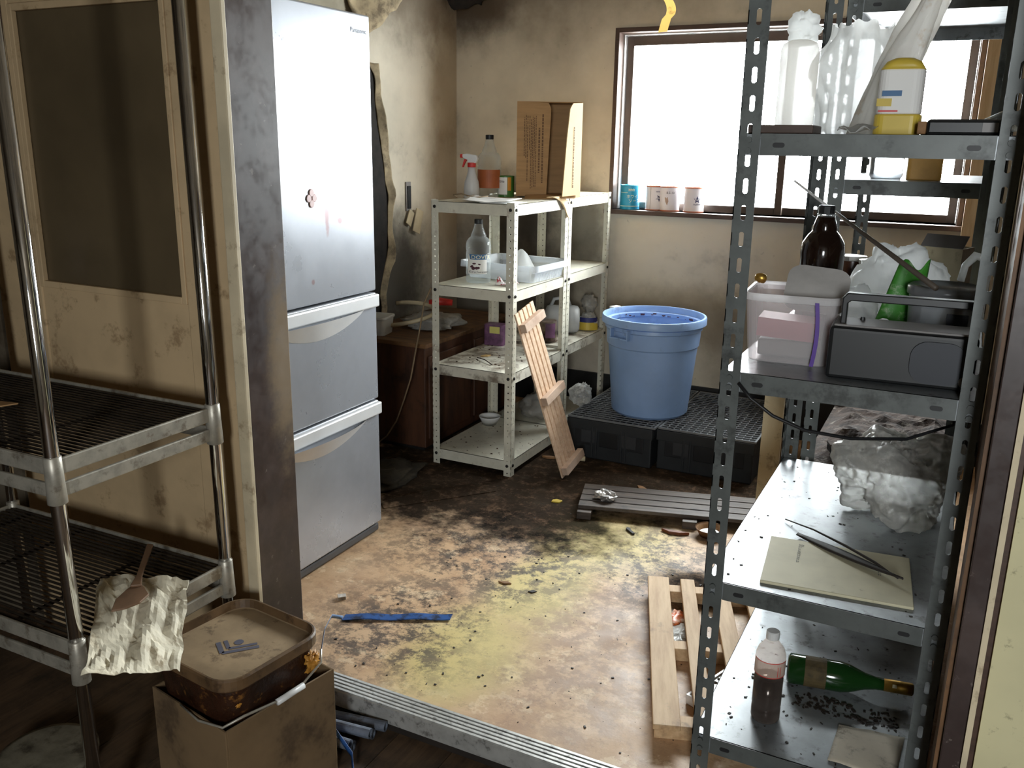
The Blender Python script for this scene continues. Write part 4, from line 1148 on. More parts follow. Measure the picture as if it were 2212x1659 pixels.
def star_can(label, x, y, dx, tilt, words):
    c = can(label, x, y, 'canwhite', 'canrim')
    m_ = MB()
    if words is not None:
        wrap(m_, shift(star_geo(0.019, tilt), dx, 0.0), 0.0494, FA, 0.062)
        put('star_emblem', m_, 'navy', c, label='navy star emblem')
        n_ = MB(); wrap(n_, shift(text_geo('N', 0.013), dx - 0.0045, -0.0045), 0.0498, FA, 0.062); put('lettering', n_, 'labelwhite', c)
        m2 = MB(); wrap(m2, shift(marks(0.034, 0.008, words), dx - 0.017), 0.0494, FA, 0.036 if tilt < 0.1 else 0.090); put('lettering', m2, 'navy', c)
    return c
c2 = star_can('white can with a tilted navy star, partly behind its neighbour', -1.445, 4.452, 0.016, 0.6, 5)
m_ = MB(); band(m_, 0.0494, FA - 0.62, FA - 0.57, 0.007, 0.115, 2); put('can_seam', m_, 'greyplate', c2)
c3 = star_can('white can with one dark code line and a brown smear', -1.365, 4.435, 0, 0, None)
m_ = MB(); wrap(m_, shift(text_geo('8.5-10', 0.016), -0.022), 0.0494, FA, 0.086); put('lettering', m_, 'print', c3)
m_ = MB(); wrap(m_, ([Vector((-0.030, 0.068, 0)), Vector((-0.014, 0.07, 0)), Vector((-0.010, 0.05, 0)), Vector((-0.016, 0.03, 0)), Vector((-0.026, 0.048, 0))], [(0, 1, 2, 3, 4)]), 0.0494, FA, 0.0)
put('smear', m_, plain('brown_smear', (186, 158, 140), 0.6), c3)
c4 = star_can('white can with an upright navy star at the right of the row', -1.240, 4.435, 0.010, 0.0, 6)

# yellow fly paper hanging near the window
fp = MB()
def fpf(u, w):
    a = 0.35 - 0.9 * (w - 0.8) * 4
    wd = 0.021 * (0.75 + 0.25 * math.sin(6 * w))
    x = (u - 0.5) * 2 * wd
    kk = max(0.0, (w - 0.86) / 0.14)
    return (-0.752 + x * math.cos(a) + 0.016 * math.sin(math.pi * kk * 1.3) * (1 if kk < 0.6 else 0.4) + 0.012 * kk, 2.30 + x * math.sin(a) - 0.02 * kk * kk, 1.668 + (ZC - 1.668) * (1 - w))
fp.grid(fpf, 4, 60)
o = put('fly_paper', fp, milky('amber_fly_paper', (232, 186, 104), 0.45, 0.4, (120, 84, 50)), smooth=True); tag(o, 'curled amber fly paper strip hanging in front of the window', 'fly paper')

# ================================================================== GREY SLOTTED STEEL RACKS
def steel_rack(label, x0, x1, y0, y1, H, zs, dirty=()):
    t = thing('steel_rack', label, 'shelf', (x0, y0, 0.0), 0, 'grey slotted steel racks')
    w, d = x1 - x0, y1 - y0
    for fx, fy, x, y in ((1, 1, 0, 0), (-1, 1, w, 0), (1, -1, 0, d), (-1, -1, w, d)):
        me = angle_post(H, 0.040, 0.050, 0.028, 0.0095, 0.002, fx, fy)
        p = put('post', me, 'steel', t, loc=(x, y, 0.0))
        for z in zs:
            for dz in (-0.012, -0.032):
                put('bolt', MB().lathe([(0.006, 0), (0.006, 0.004)], 8, frame((fx * 0.02, -0.0005 if fy > 0 else 0.0005, z + dz), (1, 0, 0), (0, 0, 1))), 'steel', p)
    for i, z in enumerate(zs):
        s = MB(); e = 0.0025; hgt = 0.040
        s.box(e, w - e, e, d - e, z - 0.0015, z)
        s.box(e, w - e, e, e + 0.0015, z - hgt, z).box(e, w - e, d - e - 0.0015, d - e, z - hgt, z)
        s.box(e, e + 0.0015, e, d - e, z - hgt, z).box(w - e - 0.0015, w - e, e, d - e, z - hgt, z)
        sh = put('shelf', s, 'steelshelf' if i not in dirty else 'junk', t)
        lip = put('shelf_lip', MB().box(0.042, w - 0.042, 0.0, 0.0022, z - hgt, z - 0.0005), 'steel', sh)
        for x in (0.075, w - 0.075):
            put('slot', MB().prism([(px + x, py + z - 0.021) for px, py in rrect(0.022, 0.009, 0.0044, 3)], 0.0, 0.0012, frame((0, 0.0002, 0), (1, 0, 0), (0, 0, 1))), 'black', sh)
    return t
RX0, RX1, RY0, RY1 = -0.412, 0.062, 1.75, 2.635
S1, S2, S3, S4 = 1.422, 0.962, 0.500, 0.118
steel_rack('grey slotted steel rack in the doorway loaded with junk', RX0, RX1, RY0, RY1, 1.90, (S1, S2, S3, S4))
steel_rack('grey slotted steel rack behind the first, by the window', -0.372, 0.050, 2.70, 3.48, 1.90, (1.785, 1.312, 0.90, 0.46), (3,))

# ---------------- top shelf of the near rack
pb = thing('white_cylinder', 'tall white plastic cylinder on the top shelf of the grey rack', 'container', (-0.355, 1.98, S1))
put('container_body', MB().lathe([(0.034, 0.0), (0.038, 0.004), (0.038, 0.165), (0.034, 0.178), (0.020, 0.184)], 24), milky('white_bottle', (244, 242, 238), 0.75, see=0.09), pb, smooth=True)
put('base_cup', MB().lathe([(0.0388, 0.001), (0.0388, 0.012)], 24), 'whiteplastic', pb, smooth=True)
o = put('wood_offcut', MB().box(-0.06, 0.06, -0.05, 0.05, 0.0, 0.016, TR(-0.345, 1.84, S1)), 'wintrim', bevel=0.002); tag(o, 'flat brown wood offcut on the top grey shelf', 'wood')
# big white bag, tied up, standing
def drape(name, label, mat, fn, nu, nv, cat='plastic bag', th=0.0):
    mb = MB(); mb.grid(fn, nu, nv); o = put(name, mb, mat, smooth=True, solid=th); tag(o, label, cat); return o
def bagfn(cx, cy, z0, h, rx, ry, seed, lean=(0, 0), spike=0.5, tuck=0.55):
    def fn(u, w):
        a = 2 * math.pi * u
        n1 = noise.noise(Vector((math.cos(a) * 1.3 + seed, math.sin(a) * 1.3, w * 2.2)))
        n2 = abs(noise.noise(Vector((math.cos(a) * 3.2, math.sin(a) * 3.2 + seed, w * 3.5))))
        fold = abs(math.sin(a * 4.5 + 3 * w + seed))
        prof = (0.75 + 0.35 * math.sin(math.pi * min(w * 1.15, 1.0))) * (1 - tuck * max(0, w - 0.45) ** 0.8)
        r = prof * (1 + 0.28 * n1 - 0.25 * n2 - 0.10 * fold * w)
        z = z0 + h * w * (1 + spike * w * noise.noise(Vector((math.cos(a) * 2 + seed, math.sin(a) * 2, 7))))
        return (cx + lean[0] * w + rx * r * math.cos(a), cy + lean[1] * w + ry * r * math.sin(a), max(z, z0))
    return fn
drape('white_bag', 'bulky white carrier bag standing on the top grey shelf', 'milkbag', bagfn(-0.255, 2.10, S1 + 0.001, 0.225, 0.092, 0.12, 2, (0.0, 0.0), 0.16, 0.12), 64, 26)
drape('white_cloth_bag', 'twisted white cloth hanging diagonally over the carrier bag', 'rag', bagfn(-0.215, 1.97, S1 + 0.001, 0.30, 0.040, 0.05, 5, (0.105, 0.03), 0.4, 0.05), 40, 22, 'cloth')
mb = MB(); crumple(mb, (0.035, 0.03, 0.035), 31, 0.5, 2.6, 22, 14, 0, TR(-0.365, 2.06, S1 + 0.215)); o = put('bag_knot', mb, 'milkbag', smooth=True); tag(o, 'small white knotted bag perched at the left of the carrier bag', 'plastic bag')
yb = thing('yellow_bottle', 'white labelled bottle with a yellow base on the top grey shelf', 'bottle', (-0.150, 1.90, S1), 0)
put('bottle_body', MB().prism(rrect(0.082, 0.060, 0.018), 0.0, 0.038), 'yellow', yb, bevel=0.003)
put('bottle_body', MB().prism(rrect(0.078, 0.056, 0.018), 0.038, 0.118), 'labelwhite', yb, bevel=0.003)
rings = [[(x, y, 0.118) for x, y in rrect(0.078, 0.056, 0.018)], [(x, y, 0.132) for x, y in rrect(0.060, 0.044, 0.018)], [(x, y, 0.138) for x, y in rrect(0.034, 0.034, 0.016)]]
mb = MB(); loft(mb, rings); put('shoulder', mb, 'yellow', yb, smooth=True)
put('label', MB().box(-0.030, 0.004, -0.0292, -0.0280, 0.070, 0.080), 'bluelabel', yb)
put('label', MB().box(-0.038, -0.012, -0.0292, -0.0280, 0.052, 0.066), 'yellow', yb)
put('label', MB().box(-0.034, 0.000, -0.0292, -0.0280, 0.042, 0.045), 'red', yb)
fbk = thing('dark_packet', 'flat dark packet lying at the right of the top grey shelf', 'packet', (-0.035, 1.86, S1), 0)
put('packet_body', MB().box(-0.060, 0.075, -0.04, 0.10, 0.0, 0.028), 'case', fbk, bevel=0.006)
put('label', MB().box(-0.075, -0.060, -0.035, 0.09, 0.002, 0.024), 'leaf', fbk, bevel=0.002)
put('label', MB().box(0.03, 0.055, -0.0415, -0.0405, 0.006, 0.022), 'greyplate', fbk)
o = sheet('flat_wrapper', 'flat white wrapper under the carrier bag', [(-0.24, 1.77, S1 + 0.002), (-0.185, 1.77, S1 + 0.004), (-0.18, 1.87, S1 + 0.012), (-0.25, 1.87, S1 + 0.006)], 'milkbag', 4, 0.012, 0, 0.001)
mb = MB(); mb.tube([(0.00, 2.0, S1 + 0.02), (0.03, 1.98, S1 + 0.035), (0.05, 1.95, S1 + 0.022)], 0.014, 10); o = put('clear_tube', mb, 'clearplastic', smooth=True); tag(o, 'short clear tube behind the dark packet on the top shelf', 'tube')

# ---------------- second shelf of the near rack
bk = thing('milky_bucket', 'square milky white bucket holding red packs on the second grey shelf', 'bucket', (-0.312, 1.955, S2), math.radians(4))
rings = [[(x, y, z) for x, y in rrect(wd, wd, 0.03)] for wd, z in ((0.160, 0.0), (0.164, 0.004), (0.186, 0.138))]
mb = MB(); loft(mb, rings, True, False); put('bucket_wall', mb, 'milkbucket', bk, solid=0.002, smooth=False)
rings = [[(x, y, z) for x, y in rrect(wd, wd, 0.034)] for wd, z in ((0.186, 0.128), (0.197, 0.130), (0.199, 0.140), (0.194, 0.145), (0.186, 0.143), (0.186, 0.128))]
mb = MB(); loft(mb, rings, False, False); put('bucket_rim', mb, milky('bucket_rim', (240, 238, 238), 0.5, see=0.05), bk)
o = put('red_pack', MB().box(-0.07, 0.05, -0.025, 0.06, 0.045, 0.085), 'pink'); o.location = (-0.312, 1.930, S2); o.rotation_euler = (0, 0.05, 0.07); tag(o, 'dull red pack seen through the milky bucket', 'packet')
o = put('grey_pack', MB().box(-0.065, 0.05, -0.03, 0.06, 0.005, 0.040), 'greyplate', bevel=0.004); o.location = (-0.312, 1.945, S2); o.rotation_euler = (0, 0, 0.07); tag(o, 'grey pack at the bottom of the milky bucket', 'packet')
o = put('grey_plate', MB().prism(rrect(0.125, 0.12, 0.03), 0.0, 0.004), plain('pale_grey_plate', (190, 186, 182), 0.5)); o.location = (-0.268, 1.93, S2 + 0.150); o.rotation_euler = (math.radians(42), 0.08, 0.1); tag(o, 'grey plastic plate leaning in the milky bucket', 'plate')
o = put('purple_strap', MB().grid(lambda u, w: (-0.258 + 0.008 * u + 0.006 * math.sin(3 * w), 1.858 - 0.002 - 0.004 * math.sin(2 * w), S2 + 0.135 - 0.13 * w), 2, 12), 'purple', solid=0.001); tag(o, 'purple strap hanging down the milky bucket', 'strap')
mb = MB(); crumple(mb, (0.014, 0.012, 0.012), 41, 0.4, 3, 14, 8, 0, TR(-0.395, 1.99, S2 + 0.158)); o = put('gold_wrapper', mb, 'gold', smooth=True); tag(o, 'scrap of gold foil on the milky bucket rim', 'wrapper')
bb = thing('brown_bottle', 'large round shouldered dark bottle behind the milky bucket', 'bottle', (-0.300, 2.19, S2))
put('bottle_body', MB().lathe([(0.044, 0.0), (0.049, 0.006), (0.049, 0.185), (0.050, 0.20), (0.047, 0.222), (0.036, 0.240), (0.027, 0.250), (0.028, 0.255), (0.022, 0.275), (0.0185, 0.285)], 28), 'brownglass', bb, smooth=True)
put('neck_ring', MB().lathe([(0.019, 0.282), (0.0205, 0.284), (0.0205, 0.289), (0.018, 0.290)], 20), 'clearplastic', bb, smooth=True)
put('cap', MB().lathe([(0.018, 0.288), (0.0185, 0.29), (0.0185, 0.306), (0.016, 0.308)], 18), 'black', bb)
for i, (x, y, lab) in enumerate(((-0.262, 2.47, 'brown glass jar behind the dark bottle'), (-0.205, 2.40, 'brown glass jar with a bright rim beside the green bag'))):
    j = thing('brown_jar', lab, 'jar', (x, y, S2), 0, 'brown jars on the grey rack')
    put('jar_body', MB().lathe([(0.032, 0), (0.035, 0.004), (0.035, 0.140), (0.033, 0.155), (0.033, 0.165), (0.030, 0.165), (0.030, 0.15)], 22), 'jam', j, smooth=True)
    put('jar_rim', MB().lathe([(0.0335, 0.155), (0.0345, 0.157), (0.0345, 0.166), (0.031, 0.167)], 22), 'tin', j)
mb = MB(); crumple(mb, (0.105, 0.085, 0.118), 9, 0.30, 1.8, 60, 36, 0.1, TR(-0.135, 2.29, S2 + 0.108)); o = put('green_bag', mb, 'milkbag', smooth=True); tag(o, 'rounded white carrier bag with green print on the second grey shelf', 'plastic bag')
mb = MB(); crumple(mb, (0.055, 0.05, 0.07), 19, 0.35, 2.2, 34, 22, 0.1, TR(-0.215, 2.16, S2 + 0.064)); o = put('film_bag', mb, 'milkbag', smooth=True); tag(o, 'small crumpled white film bag behind the black case handle', 'plastic bag')
gp = MB()
def gpf(u, w):
    a = math.radians(-100 + 66 * u); r = 0.088 * (1 - 0.32 * w)
    return (-0.150 + r * math.cos(a) * 1.02 + 0.03 * w, 2.225 + r * math.sin(a) * 1.05 - 0.012, S2 + 0.06 + 0.13 * w + 0.012 * math.sin(8 * u))
gp.grid(gpf, 12, 12)
o = put('green_packet', gp, plain('green_leaf_print', (70, 150, 50), 0.5, var=0.12, vscale=30, dirt=(210, 220, 190), dirt_amt=0.45, dscale=22), smooth=True, solid=0.001); tag(o, 'crumpled green printed packet in front of the carrier bag', 'packet')
tb = thing('lidded_tub', 'dusty clear lidded tub at the right of the second grey shelf', 'tub', (-0.030, 2.09, S2), 0)
put('tub_body', MB().lathe([(0.060, 0.0), (0.064, 0.005), (0.070, 0.135), (0.071, 0.142)], 30), 'tub', tb, smooth=True)
put('tub_lid', MB().lathe([(0.071, 0.138), (0.075, 0.140), (0.075, 0.156), (0.068, 0.160), (0.064, 0.155)], 30), 'tub', tb, smooth=True)
put('label', MB().box(0.01, 0.05, -0.0735, -0.070, 0.06, 0.11), 'case_grille', tb)
o = put('looped_bag', MB().tube([(-0.005, 2.25, S2 + 0.150), (0.000, 2.25, S2 + 0.185), (0.018, 2.25, S2 + 0.208), (0.036, 2.25, S2 + 0.203), (0.045, 2.25, S2 + 0.180), (0.042, 2.25, S2 + 0.150), (0.03, 2.25, S2 + 0.001)], [0.008, 0.008, 0.010, 0.010, 0.010, 0.011, 0.02], 8), 'milkbag', smooth=True); o.name = 'looped_bag'; tag(o, 'looped white bag end behind the lidded tub', 'plastic bag')
cbx = thing('card_box', 'open grey card box at the back of the second grey shelf', 'box', (-0.045, 2.46, S2), math.radians(-18))
put('box_wall', MB().box(-0.05, 0.05, -0.04, -0.037, 0, 0.205).box(-0.05, 0.05, 0.037, 0.04, 0, 0.205).box(-0.05, -0.047, -0.037, 0.037, 0, 0.205).box(0.047, 0.05, -0.037, 0.037, 0, 0.205).box(-0.05, 0.05, -0.04, 0.04, 0, 0.003), 'boardcream', cbx)
put('flap', MB().box(-0.05, 0.05, -0.001, 0.001, 0.0, 0.045, TR(0, -0.04, 0.205) @ Matrix.Rotation(-0.9, 4, 'X')), 'greyplate', cbx)
# black case with a handle
cs = thing('black_case', 'black portable case with a flat handle on the second grey shelf', 'case', (-0.095, 1.845, S2), math.radians(3))
put('case_body', MB().box(-0.125, 0.135, -0.05, 0.05, 0.002, 0.105), 'case', cs, bevel=0.008, segs=3)
put('case_top', MB().box(-0.118, 0.128, -0.044, 0.044, 0.1045, 0.109), 'greyplate', cs, bevel=0.002)
put('handle', MB().prism([(-0.108, 0.108), (-0.108, 0.158), (-0.100, 0.168), (0.120, 0.168), (0.126, 0.158), (0.126, 0.108), (0.118, 0.108), (0.118, 0.150), (0.112, 0.153), (-0.092, 0.153), (-0.098, 0.148), (-0.098, 0.108)], -0.012, 0.012, frame((0, -0.02, 0), (1, 0, 0), (0, 0, 1))), 'case', cs, bevel=0.002)
put('speaker_grille', MB().prism(rrect(0.095, 0.08, 0.03), 0.0, 0.003, frame((0.07, -0.0535, 0.052), (1, 0, 0), (0, 0, 1))), 'case_grille', cs)
put('knob', MB().lathe([(0.010, 0), (0.010, 0.008), (0.007, 0.010)], 14, frame((0.118, -0.050, 0.022), (1, 0, 0), (0, 0, 1))), 'greyplate', cs)
put('button', MB().lathe([(0.005, 0), (0.004, 0.006)], 10, TR(-0.07, 0.02, 0.109)), 'black', cs)
o = put('thin_rod', MB().tube([(-0.045, 1.93, 1.135), (-0.24, 2.22, 1.222), (-0.435, 2.52, 1.31)], [0.006, 0.0045, 0.003], 8), 'stick', smooth=True); tag(o, 'thin dark rod slanting up from the black case', 'rod')
o = put('black_cable', MB().tube([(-0.372, 1.742, S2 - 0.02), (-0.345, 1.738, 0.915), (-0.30, 1.742, 0.885), (-0.24, 1.765, 0.858), (-0.16, 1.82, 0.838), (-0.06, 1.90, 0.83), (0.02, 1.98, 0.85), (0.03, 2.02, S2 - 0.045)], 0.0035, 6), 'black', smooth=True); tag(o, 'black cable drooping along the front of the second grey shelf', 'cable')

# ---------------- third shelf of the near rack
ev = thing('envelope', 'buff paper envelope with faint print on the third grey shelf', 'envelope', (-0.165, 1.925, S3))
Te = frame((0, 0, 0.0), (1, 0.10, 0), (0, 1, 0))
put('envelope_body', MB().box(-0.150, 0.152, -0.124, 0.118, 0.0, 0.007, Te), 'envelope', ev, bevel=0.002)
lm = MB()
for (x, y, n_, sd) in ((-0.085, 0.085, 9, 1), (0.085, 0.030, 4, 7)):
    for i in range(n_):
        g = marks(0.006, 0.0085, sd + i)
        lm.add([Te @ Vector((x + p.x, y - i * 0.0112 + p.y, 0.0078)) for p in g[0]], g[1])
put('lettering', lm, plain('faint_grey_print', (120, 116, 104), 0.7), ev)
mb = MB(); crumple(mb, (0.150, 0.160, 0.118), 51, 0.38, 1.5, 90, 54, 0.2, TR(-0.085, 2.33, S3 + 0.098))
o = put('cloudy_bag', mb, clear('cloudy_bag_film', (0.88, 0.88, 0.86), 0.30, 0.3, (214, 212, 206), 0.35, 22), smooth=True); tag(o, 'big cloudy crumpled plastic bag on the third grey shelf', 'plastic bag')
o = put('long_twig', MB().tube([(-0.315, 2.145, S3 + 0.006), (-0.24, 2.09, S3 + 0.016), (-0.16, 2.02, S3 + 0.022), (-0.09, 1.96, S3 + 0.022), (-0.04, 1.915, S3 + 0.017)], [0.0015, 0.002, 0.003, 0.003, 0.0015], 6), 'twig', smooth=True); tag(o, 'long thin black twig crossing the envelope', 'twig')
mb = MB()
def feath(u, w):
    L = Vector((-0.272, 2.068, S3 + 0.006)).lerp(Vector((-0.03, 1.91, S3 + 0.019)), w)
    ww_ = 0.016 * math.sin(math.pi * min(1, 0.08 + w * 0.95)) ** 0.7
    return L + Vector((0.5, 0.86, 0)) * ((u - 0.5) * 2 * ww_) + Vector((0, 0, 0.004 * (1 - abs(2 * u - 1))))
mb.grid(feath, 4, 16)
o = put('black_quill', mb, 'twig', smooth=True, solid=0.002); tag(o, 'dark flat quill lying over the envelope corner', 'quill')
shelf_litter('shelf_dust', 'dark specks on the third shelf of the grey rack', (RX0 + 0.02, RX1 - 0.05, RY0 + 0.02, RY1 - 0.05), S3, 70, 13, 'twig', (0.001, 0.0035))
# ---------------- bottom shelf
pe = thing('drink_bottle', 'half full plastic drink bottle of black liquid on the bottom grey shelf', 'bottle', (-0.278, 1.885, S4))
put('bottle_body', MB().lathe([(0.030, 0), (0.033, 0.006), (0.033, 0.03), (0.031, 0.034), (0.033, 0.04), (0.033, 0.110), (0.030, 0.114), (0.0335, 0.120), (0.0335, 0.165), (0.029, 0.180), (0.016, 0.198), (0.0135, 0.204), (0.0135, 0.212)], 26), 'petclear', pe, smooth=True)
put('liquid', MB().lathe([(0.029, 0.003), (0.0325, 0.007), (0.0325, 0.030), (0.0305, 0.034), (0.0325, 0.04), (0.0325, 0.106), (0.0, 0.107)], 24), 'cola', pe, smooth=True)
put('cap', MB().lathe([(0.0145, 0.205), (0.0150, 0.207), (0.0150, 0.222), (0.013, 0.224)], 18), 'whiteplastic', pe)
lb = MB(); band(lb, 0.0340, A0 - 1.4, A0 + 1.7, 0.122, 0.160); lo = put('label', lb, clear('faded_label', (0.8, 0.72, 0.68), 0.6, 0.5, (206, 180, 164)), pe)
lb = MB(); band(lb, 0.0343, A0 - 1.4, A0 + 1.7, 0.158, 0.1598); band(lb, 0.0343, A0 - 1.4, A0 + 1.7, 0.121, 0.1228); band(lb, 0.0343, A0 + 0.62, A0 + 0.66, 0.125, 0.15); band(lb, 0.0343, A0 + 0.82, A0 + 0.86, 0.125, 0.15); put('label_line', lb, 'red', lo)
wbt = thing('wine_bottle', 'green wine bottle lying on its side on the bottom grey shelf', 'bottle', (-0.262, 2.058, S4 + 0.037), 0)
Tw = RZ(math.radians(9)) @ Matrix.Rotation(math.pi / 2, 4, 'Y')
put('bottle_body', MB().lathe([(0.0, 0.012), (0.030, 0.0), (0.0365, 0.006), (0.0365, 0.125), (0.033, 0.145), (0.020, 0.180), (0.0150, 0.205), (0.0140, 0.245)], 26, Tw), 'winegreen', wbt, smooth=True)
put('foil_cap', MB().lathe([(0.0150, 0.222), (0.0152, 0.285), (0.012, 0.288)], 20, Tw), 'gold', wbt, smooth=True)
put('cap_print', MB().box(-0.0155, -0.0150, -0.004, 0.004, 0.240, 0.250, Tw @ RZ(math.radians(60))), 'creamprint', wbt)
put('label', MB().lathe([(0.0368, 0.04), (0.0368, 0.09)], 26, Tw), plain('mouldy_label', (88, 74, 44), 0.8, var=0.3, vscale=30), wbt)
sheet('stained_paper', 'stained white paper on the bottom grey shelf', [(-0.125, 1.79, S4 + 0.002), (0.01, 1.79, S4 + 0.002), (0.018, 1.95, S4 + 0.003), (-0.12, 1.93, S4 + 0.002)], plain('spotted_paper', (206, 196, 176), 0.7, var=0.1, dirt=(70, 58, 44), dirt_amt=0.4, dscale=18), 6, 0.003)
shelf_litter('shelf_grit', 'heap of dark grit around the wine bottle', (-0.23, 0.0, 1.96, 2.03), S4, 160, 17, 'twig', (0.001, 0.006))
shelf_litter('shelf_grit', 'scattered specks on the bottom grey shelf', (RX0 + 0.02, RX1 - 0.05, RY0 + 0.02, RY1 - 0.2), S4, 90, 19, 'twig', (0.001, 0.004))

# ---------------- rack behind
gb = thing('glass_jar', 'round grey glass jar on the rack by the window', 'jar', (-0.240, 2.86, 1.312))
put('jar_body', MB().lathe([(0.040, 0), (0.046, 0.01), (0.048, 0.055), (0.044, 0.075), (0.038, 0.08)], 24), 'tub', gb, smooth=True)
put('jar_lid', MB().lathe([(0.040, 0.078), (0.042, 0.08), (0.042, 0.094), (0.038, 0.096)], 24), 'greyplate', gb)
at = thing('amber_tub', 'amber brown tub on the rack by the window', 'tub', (-0.140, 2.85, 1.312), 0.1)
put('tub_body', MB().prism(rrect(0.090, 0.09, 0.01), 0.0, 0.075), 'amber', at, bevel=0.003)
put('tub_lid', MB().prism(rrect(0.096, 0.096, 0.012), 0.074, 0.086), 'amber', at, bevel=0.003)
rr = random.Random(8)
mb = MB()
def heap(u, w):
    x = -0.355 + 0.40 * u; y = 2.72 + 0.70 * w
    n_ = noise.noise(Vector((x * 9, y * 9, 0))) * 0.5 + noise.noise(Vector((x * 24, y * 24, 3))) * 0.3
    e = min(1, 6 * u, 6 * (1 - u), 6 * w, 6 * (1 - w))
    return (x, y, 0.461 + e * max(0.004, 0.035 + 0.05 * n_))
mb.grid(heap, 30, 40)
o = put('rubble_heap', mb, 'junk'); o['kind'] = 'stuff'; tag(o, 'rusty brown rubble heaped on the lower shelf of the far grey rack', 'rubble')
t_ = thing('junk_box', 'small black box on the rubble of the far grey rack', 'box', (-0.275, 2.79, 0.492), 0.4)
put('box_body', MB().box(-0.03, 0.03, -0.02, 0.02, 0, 0.022), 'case', t_, bevel=0.003)
put('box_lid', MB().box(-0.032, 0.032, -0.022, 0.022, 0.022, 0.028), 'junk', t_, bevel=0.002)
# cream board standing behind the racks
o = put('cream_board', MB().box(-0.035, 0.035, -0.009, 0.009, 0.0, 0.78), 'boardcream', bevel=0.002); o.location = (-0.545, 3.18, 0.0); tag(o, 'narrow cream board standing between the crates and grey rack', 'board')

# ================================================================== WIRE SHELVING on the left
ws = thing('wire_rack', 'chrome wire shelving rack in front of the sliding door', 'shelf', (-1.508, 1.05, ZL), rot=(0, -0.011, 0))
WD, WL, PR = 0.415, 0.80, 0.0145
zA, zB, zC_ = 0.787 - ZL, 0.392 - ZL, 0.02
for x, y in ((0, 0), (0, WD), (-WL, 0), (-WL, WD)):
    p = put('pole', MB().lathe([(PR, 0.0), (PR, 2.0)], 20, TR(x, y, 0)), 'chrome', ws, smooth=True)
    for z in (zA, zB):
        put('collar', MB().lathe([(PR + 0.001, z - 0.082), (PR + 0.0045, z - 0.080), (PR + 0.003, z - 0.02), (PR + 0.0025, z + 0.014), (PR + 0.0005, z + 0.016)], 16, TR(x, y, 0)), 'chrome_dull', p, smooth=True)
wm = MB().box(-WL + 0.01, -0.006, -0.0021, 0.0021, -0.0021, 0.0021).mesh('shelf_wire'); wm.materials.append(M['wire_dark'])
for z in (zA, zB):
    for (n_, x0, x1, y0, y1) in (('side_rail', -0.004, 0.004, PR, WD - PR), ('side_rail', -WL - 0.004, -WL + 0.004, PR, WD - PR), ('front_rail', -WL + PR, -PR, -0.004, 0.004), ('rear_rail', -WL + PR, -PR, WD - 0.004, WD + 0.004)):
        put(n_, MB().box(x0, x1, y0, y1, z - 0.026, z + 0.008), 'chrome_dull', ws, bevel=0.003)
        put(n_, MB().box(x0, x1, y0, y1, z - 0.072, z - 0.042), 'chrome_dull', ws, bevel=0.003)
    for x in (-0.22, -0.50, -0.72):
        put('cross_wire', MB().box(x - 0.003, x + 0.003, 0.0, WD, z - 0.010, z - 0.004), 'wire_dark', ws)
    for i in range(27):
        put('shelf_wire', wm, None, ws, loc=(0, 0.014 + i * (WD - 0.028) / 26, z))
o = put('card_scrap', MB().prism([(0, 0), (0.06, 0.01), (0.085, 0.035), (0.02, 0.05)], 0, 0.003, TR(-1.99, 1.20, 0.792) @ RZ(0.4)), 'card'); tag(o, 'scrap of card on the upper wire shelf', 'scrap')

# ================================================================== BOX, PAIL, PAPER in the near corner
bx = thing('cardboard_box', 'damp open cardboard box on the lower floor holding the pail', 'box', (-1.352, 1.341, ZL), math.radians(-10))
bw_, bd_, bh_ = 0.268, 0.300, 0.282
def wall(n, a, b, c, d):
    put(n, MB().box(a, b, c, d, 0.0, bh_), 'card_dark', bx, bevel=0.001)
wall('box_wall', -bw_ / 2, bw_ / 2, -bd_ / 2, -bd_ / 2 + 0.005)
wall('box_wall', -bw_ / 2, bw_ / 2, bd_ / 2 - 0.005, bd_ / 2)
wall('box_wall', -bw_ / 2, -bw_ / 2 + 0.005, -bd_ / 2 + 0.005, bd_ / 2 - 0.005)
wall('box_wall', bw_ / 2 - 0.005, bw_ / 2, -bd_ / 2 + 0.005, bd_ / 2 - 0.005)
put('box_base', MB().box(-bw_ / 2, bw_ / 2, -bd_ / 2, bd_ / 2, 0.0, 0.004), 'card_dark', bx)
pa = thing('square_pail', 'square pail with a dusty lid caked in caramel, standing in the box', 'pail', (-1.362, 1.332, ZL + 0.005), math.radians(-7))
PZ = 0.385
PW = 0.280
def ring(w, r, z): return [(x, y, z) for x, y in rrect(w, w, r, 7)]
mb = MB(); loft(mb, [ring(PW - 0.10, 0.045, 0.0), ring(PW - 0.030, 0.05, PZ - 0.11), ring(PW - 0.012, 0.05, PZ - 0.04), ring(PW - 0.012, 0.052, PZ - 0.028)]); put('pail_body', mb, 'grease', pa, smooth=False)
mb = MB(); loft(mb, [ring(PW, 0.056, PZ - 0.03), ring(PW + 0.006, 0.058, PZ - 0.026), ring(PW + 0.006, 0.058, PZ - 0.004), ring(PW, 0.056, PZ), ring(PW - 0.008, 0.052, PZ), ring(PW - 0.014, 0.050, PZ - 0.020)], True, False)
ld = put('lid', mb, 'lidrim', pa, smooth=False)
mb = MB(); loft(mb, [ring(PW - 0.014, 0.050, PZ - 0.020), ring(PW - 0.02, 0.048, PZ - 0.021)], False); put('lid_panel', mb, 'lid', ld)
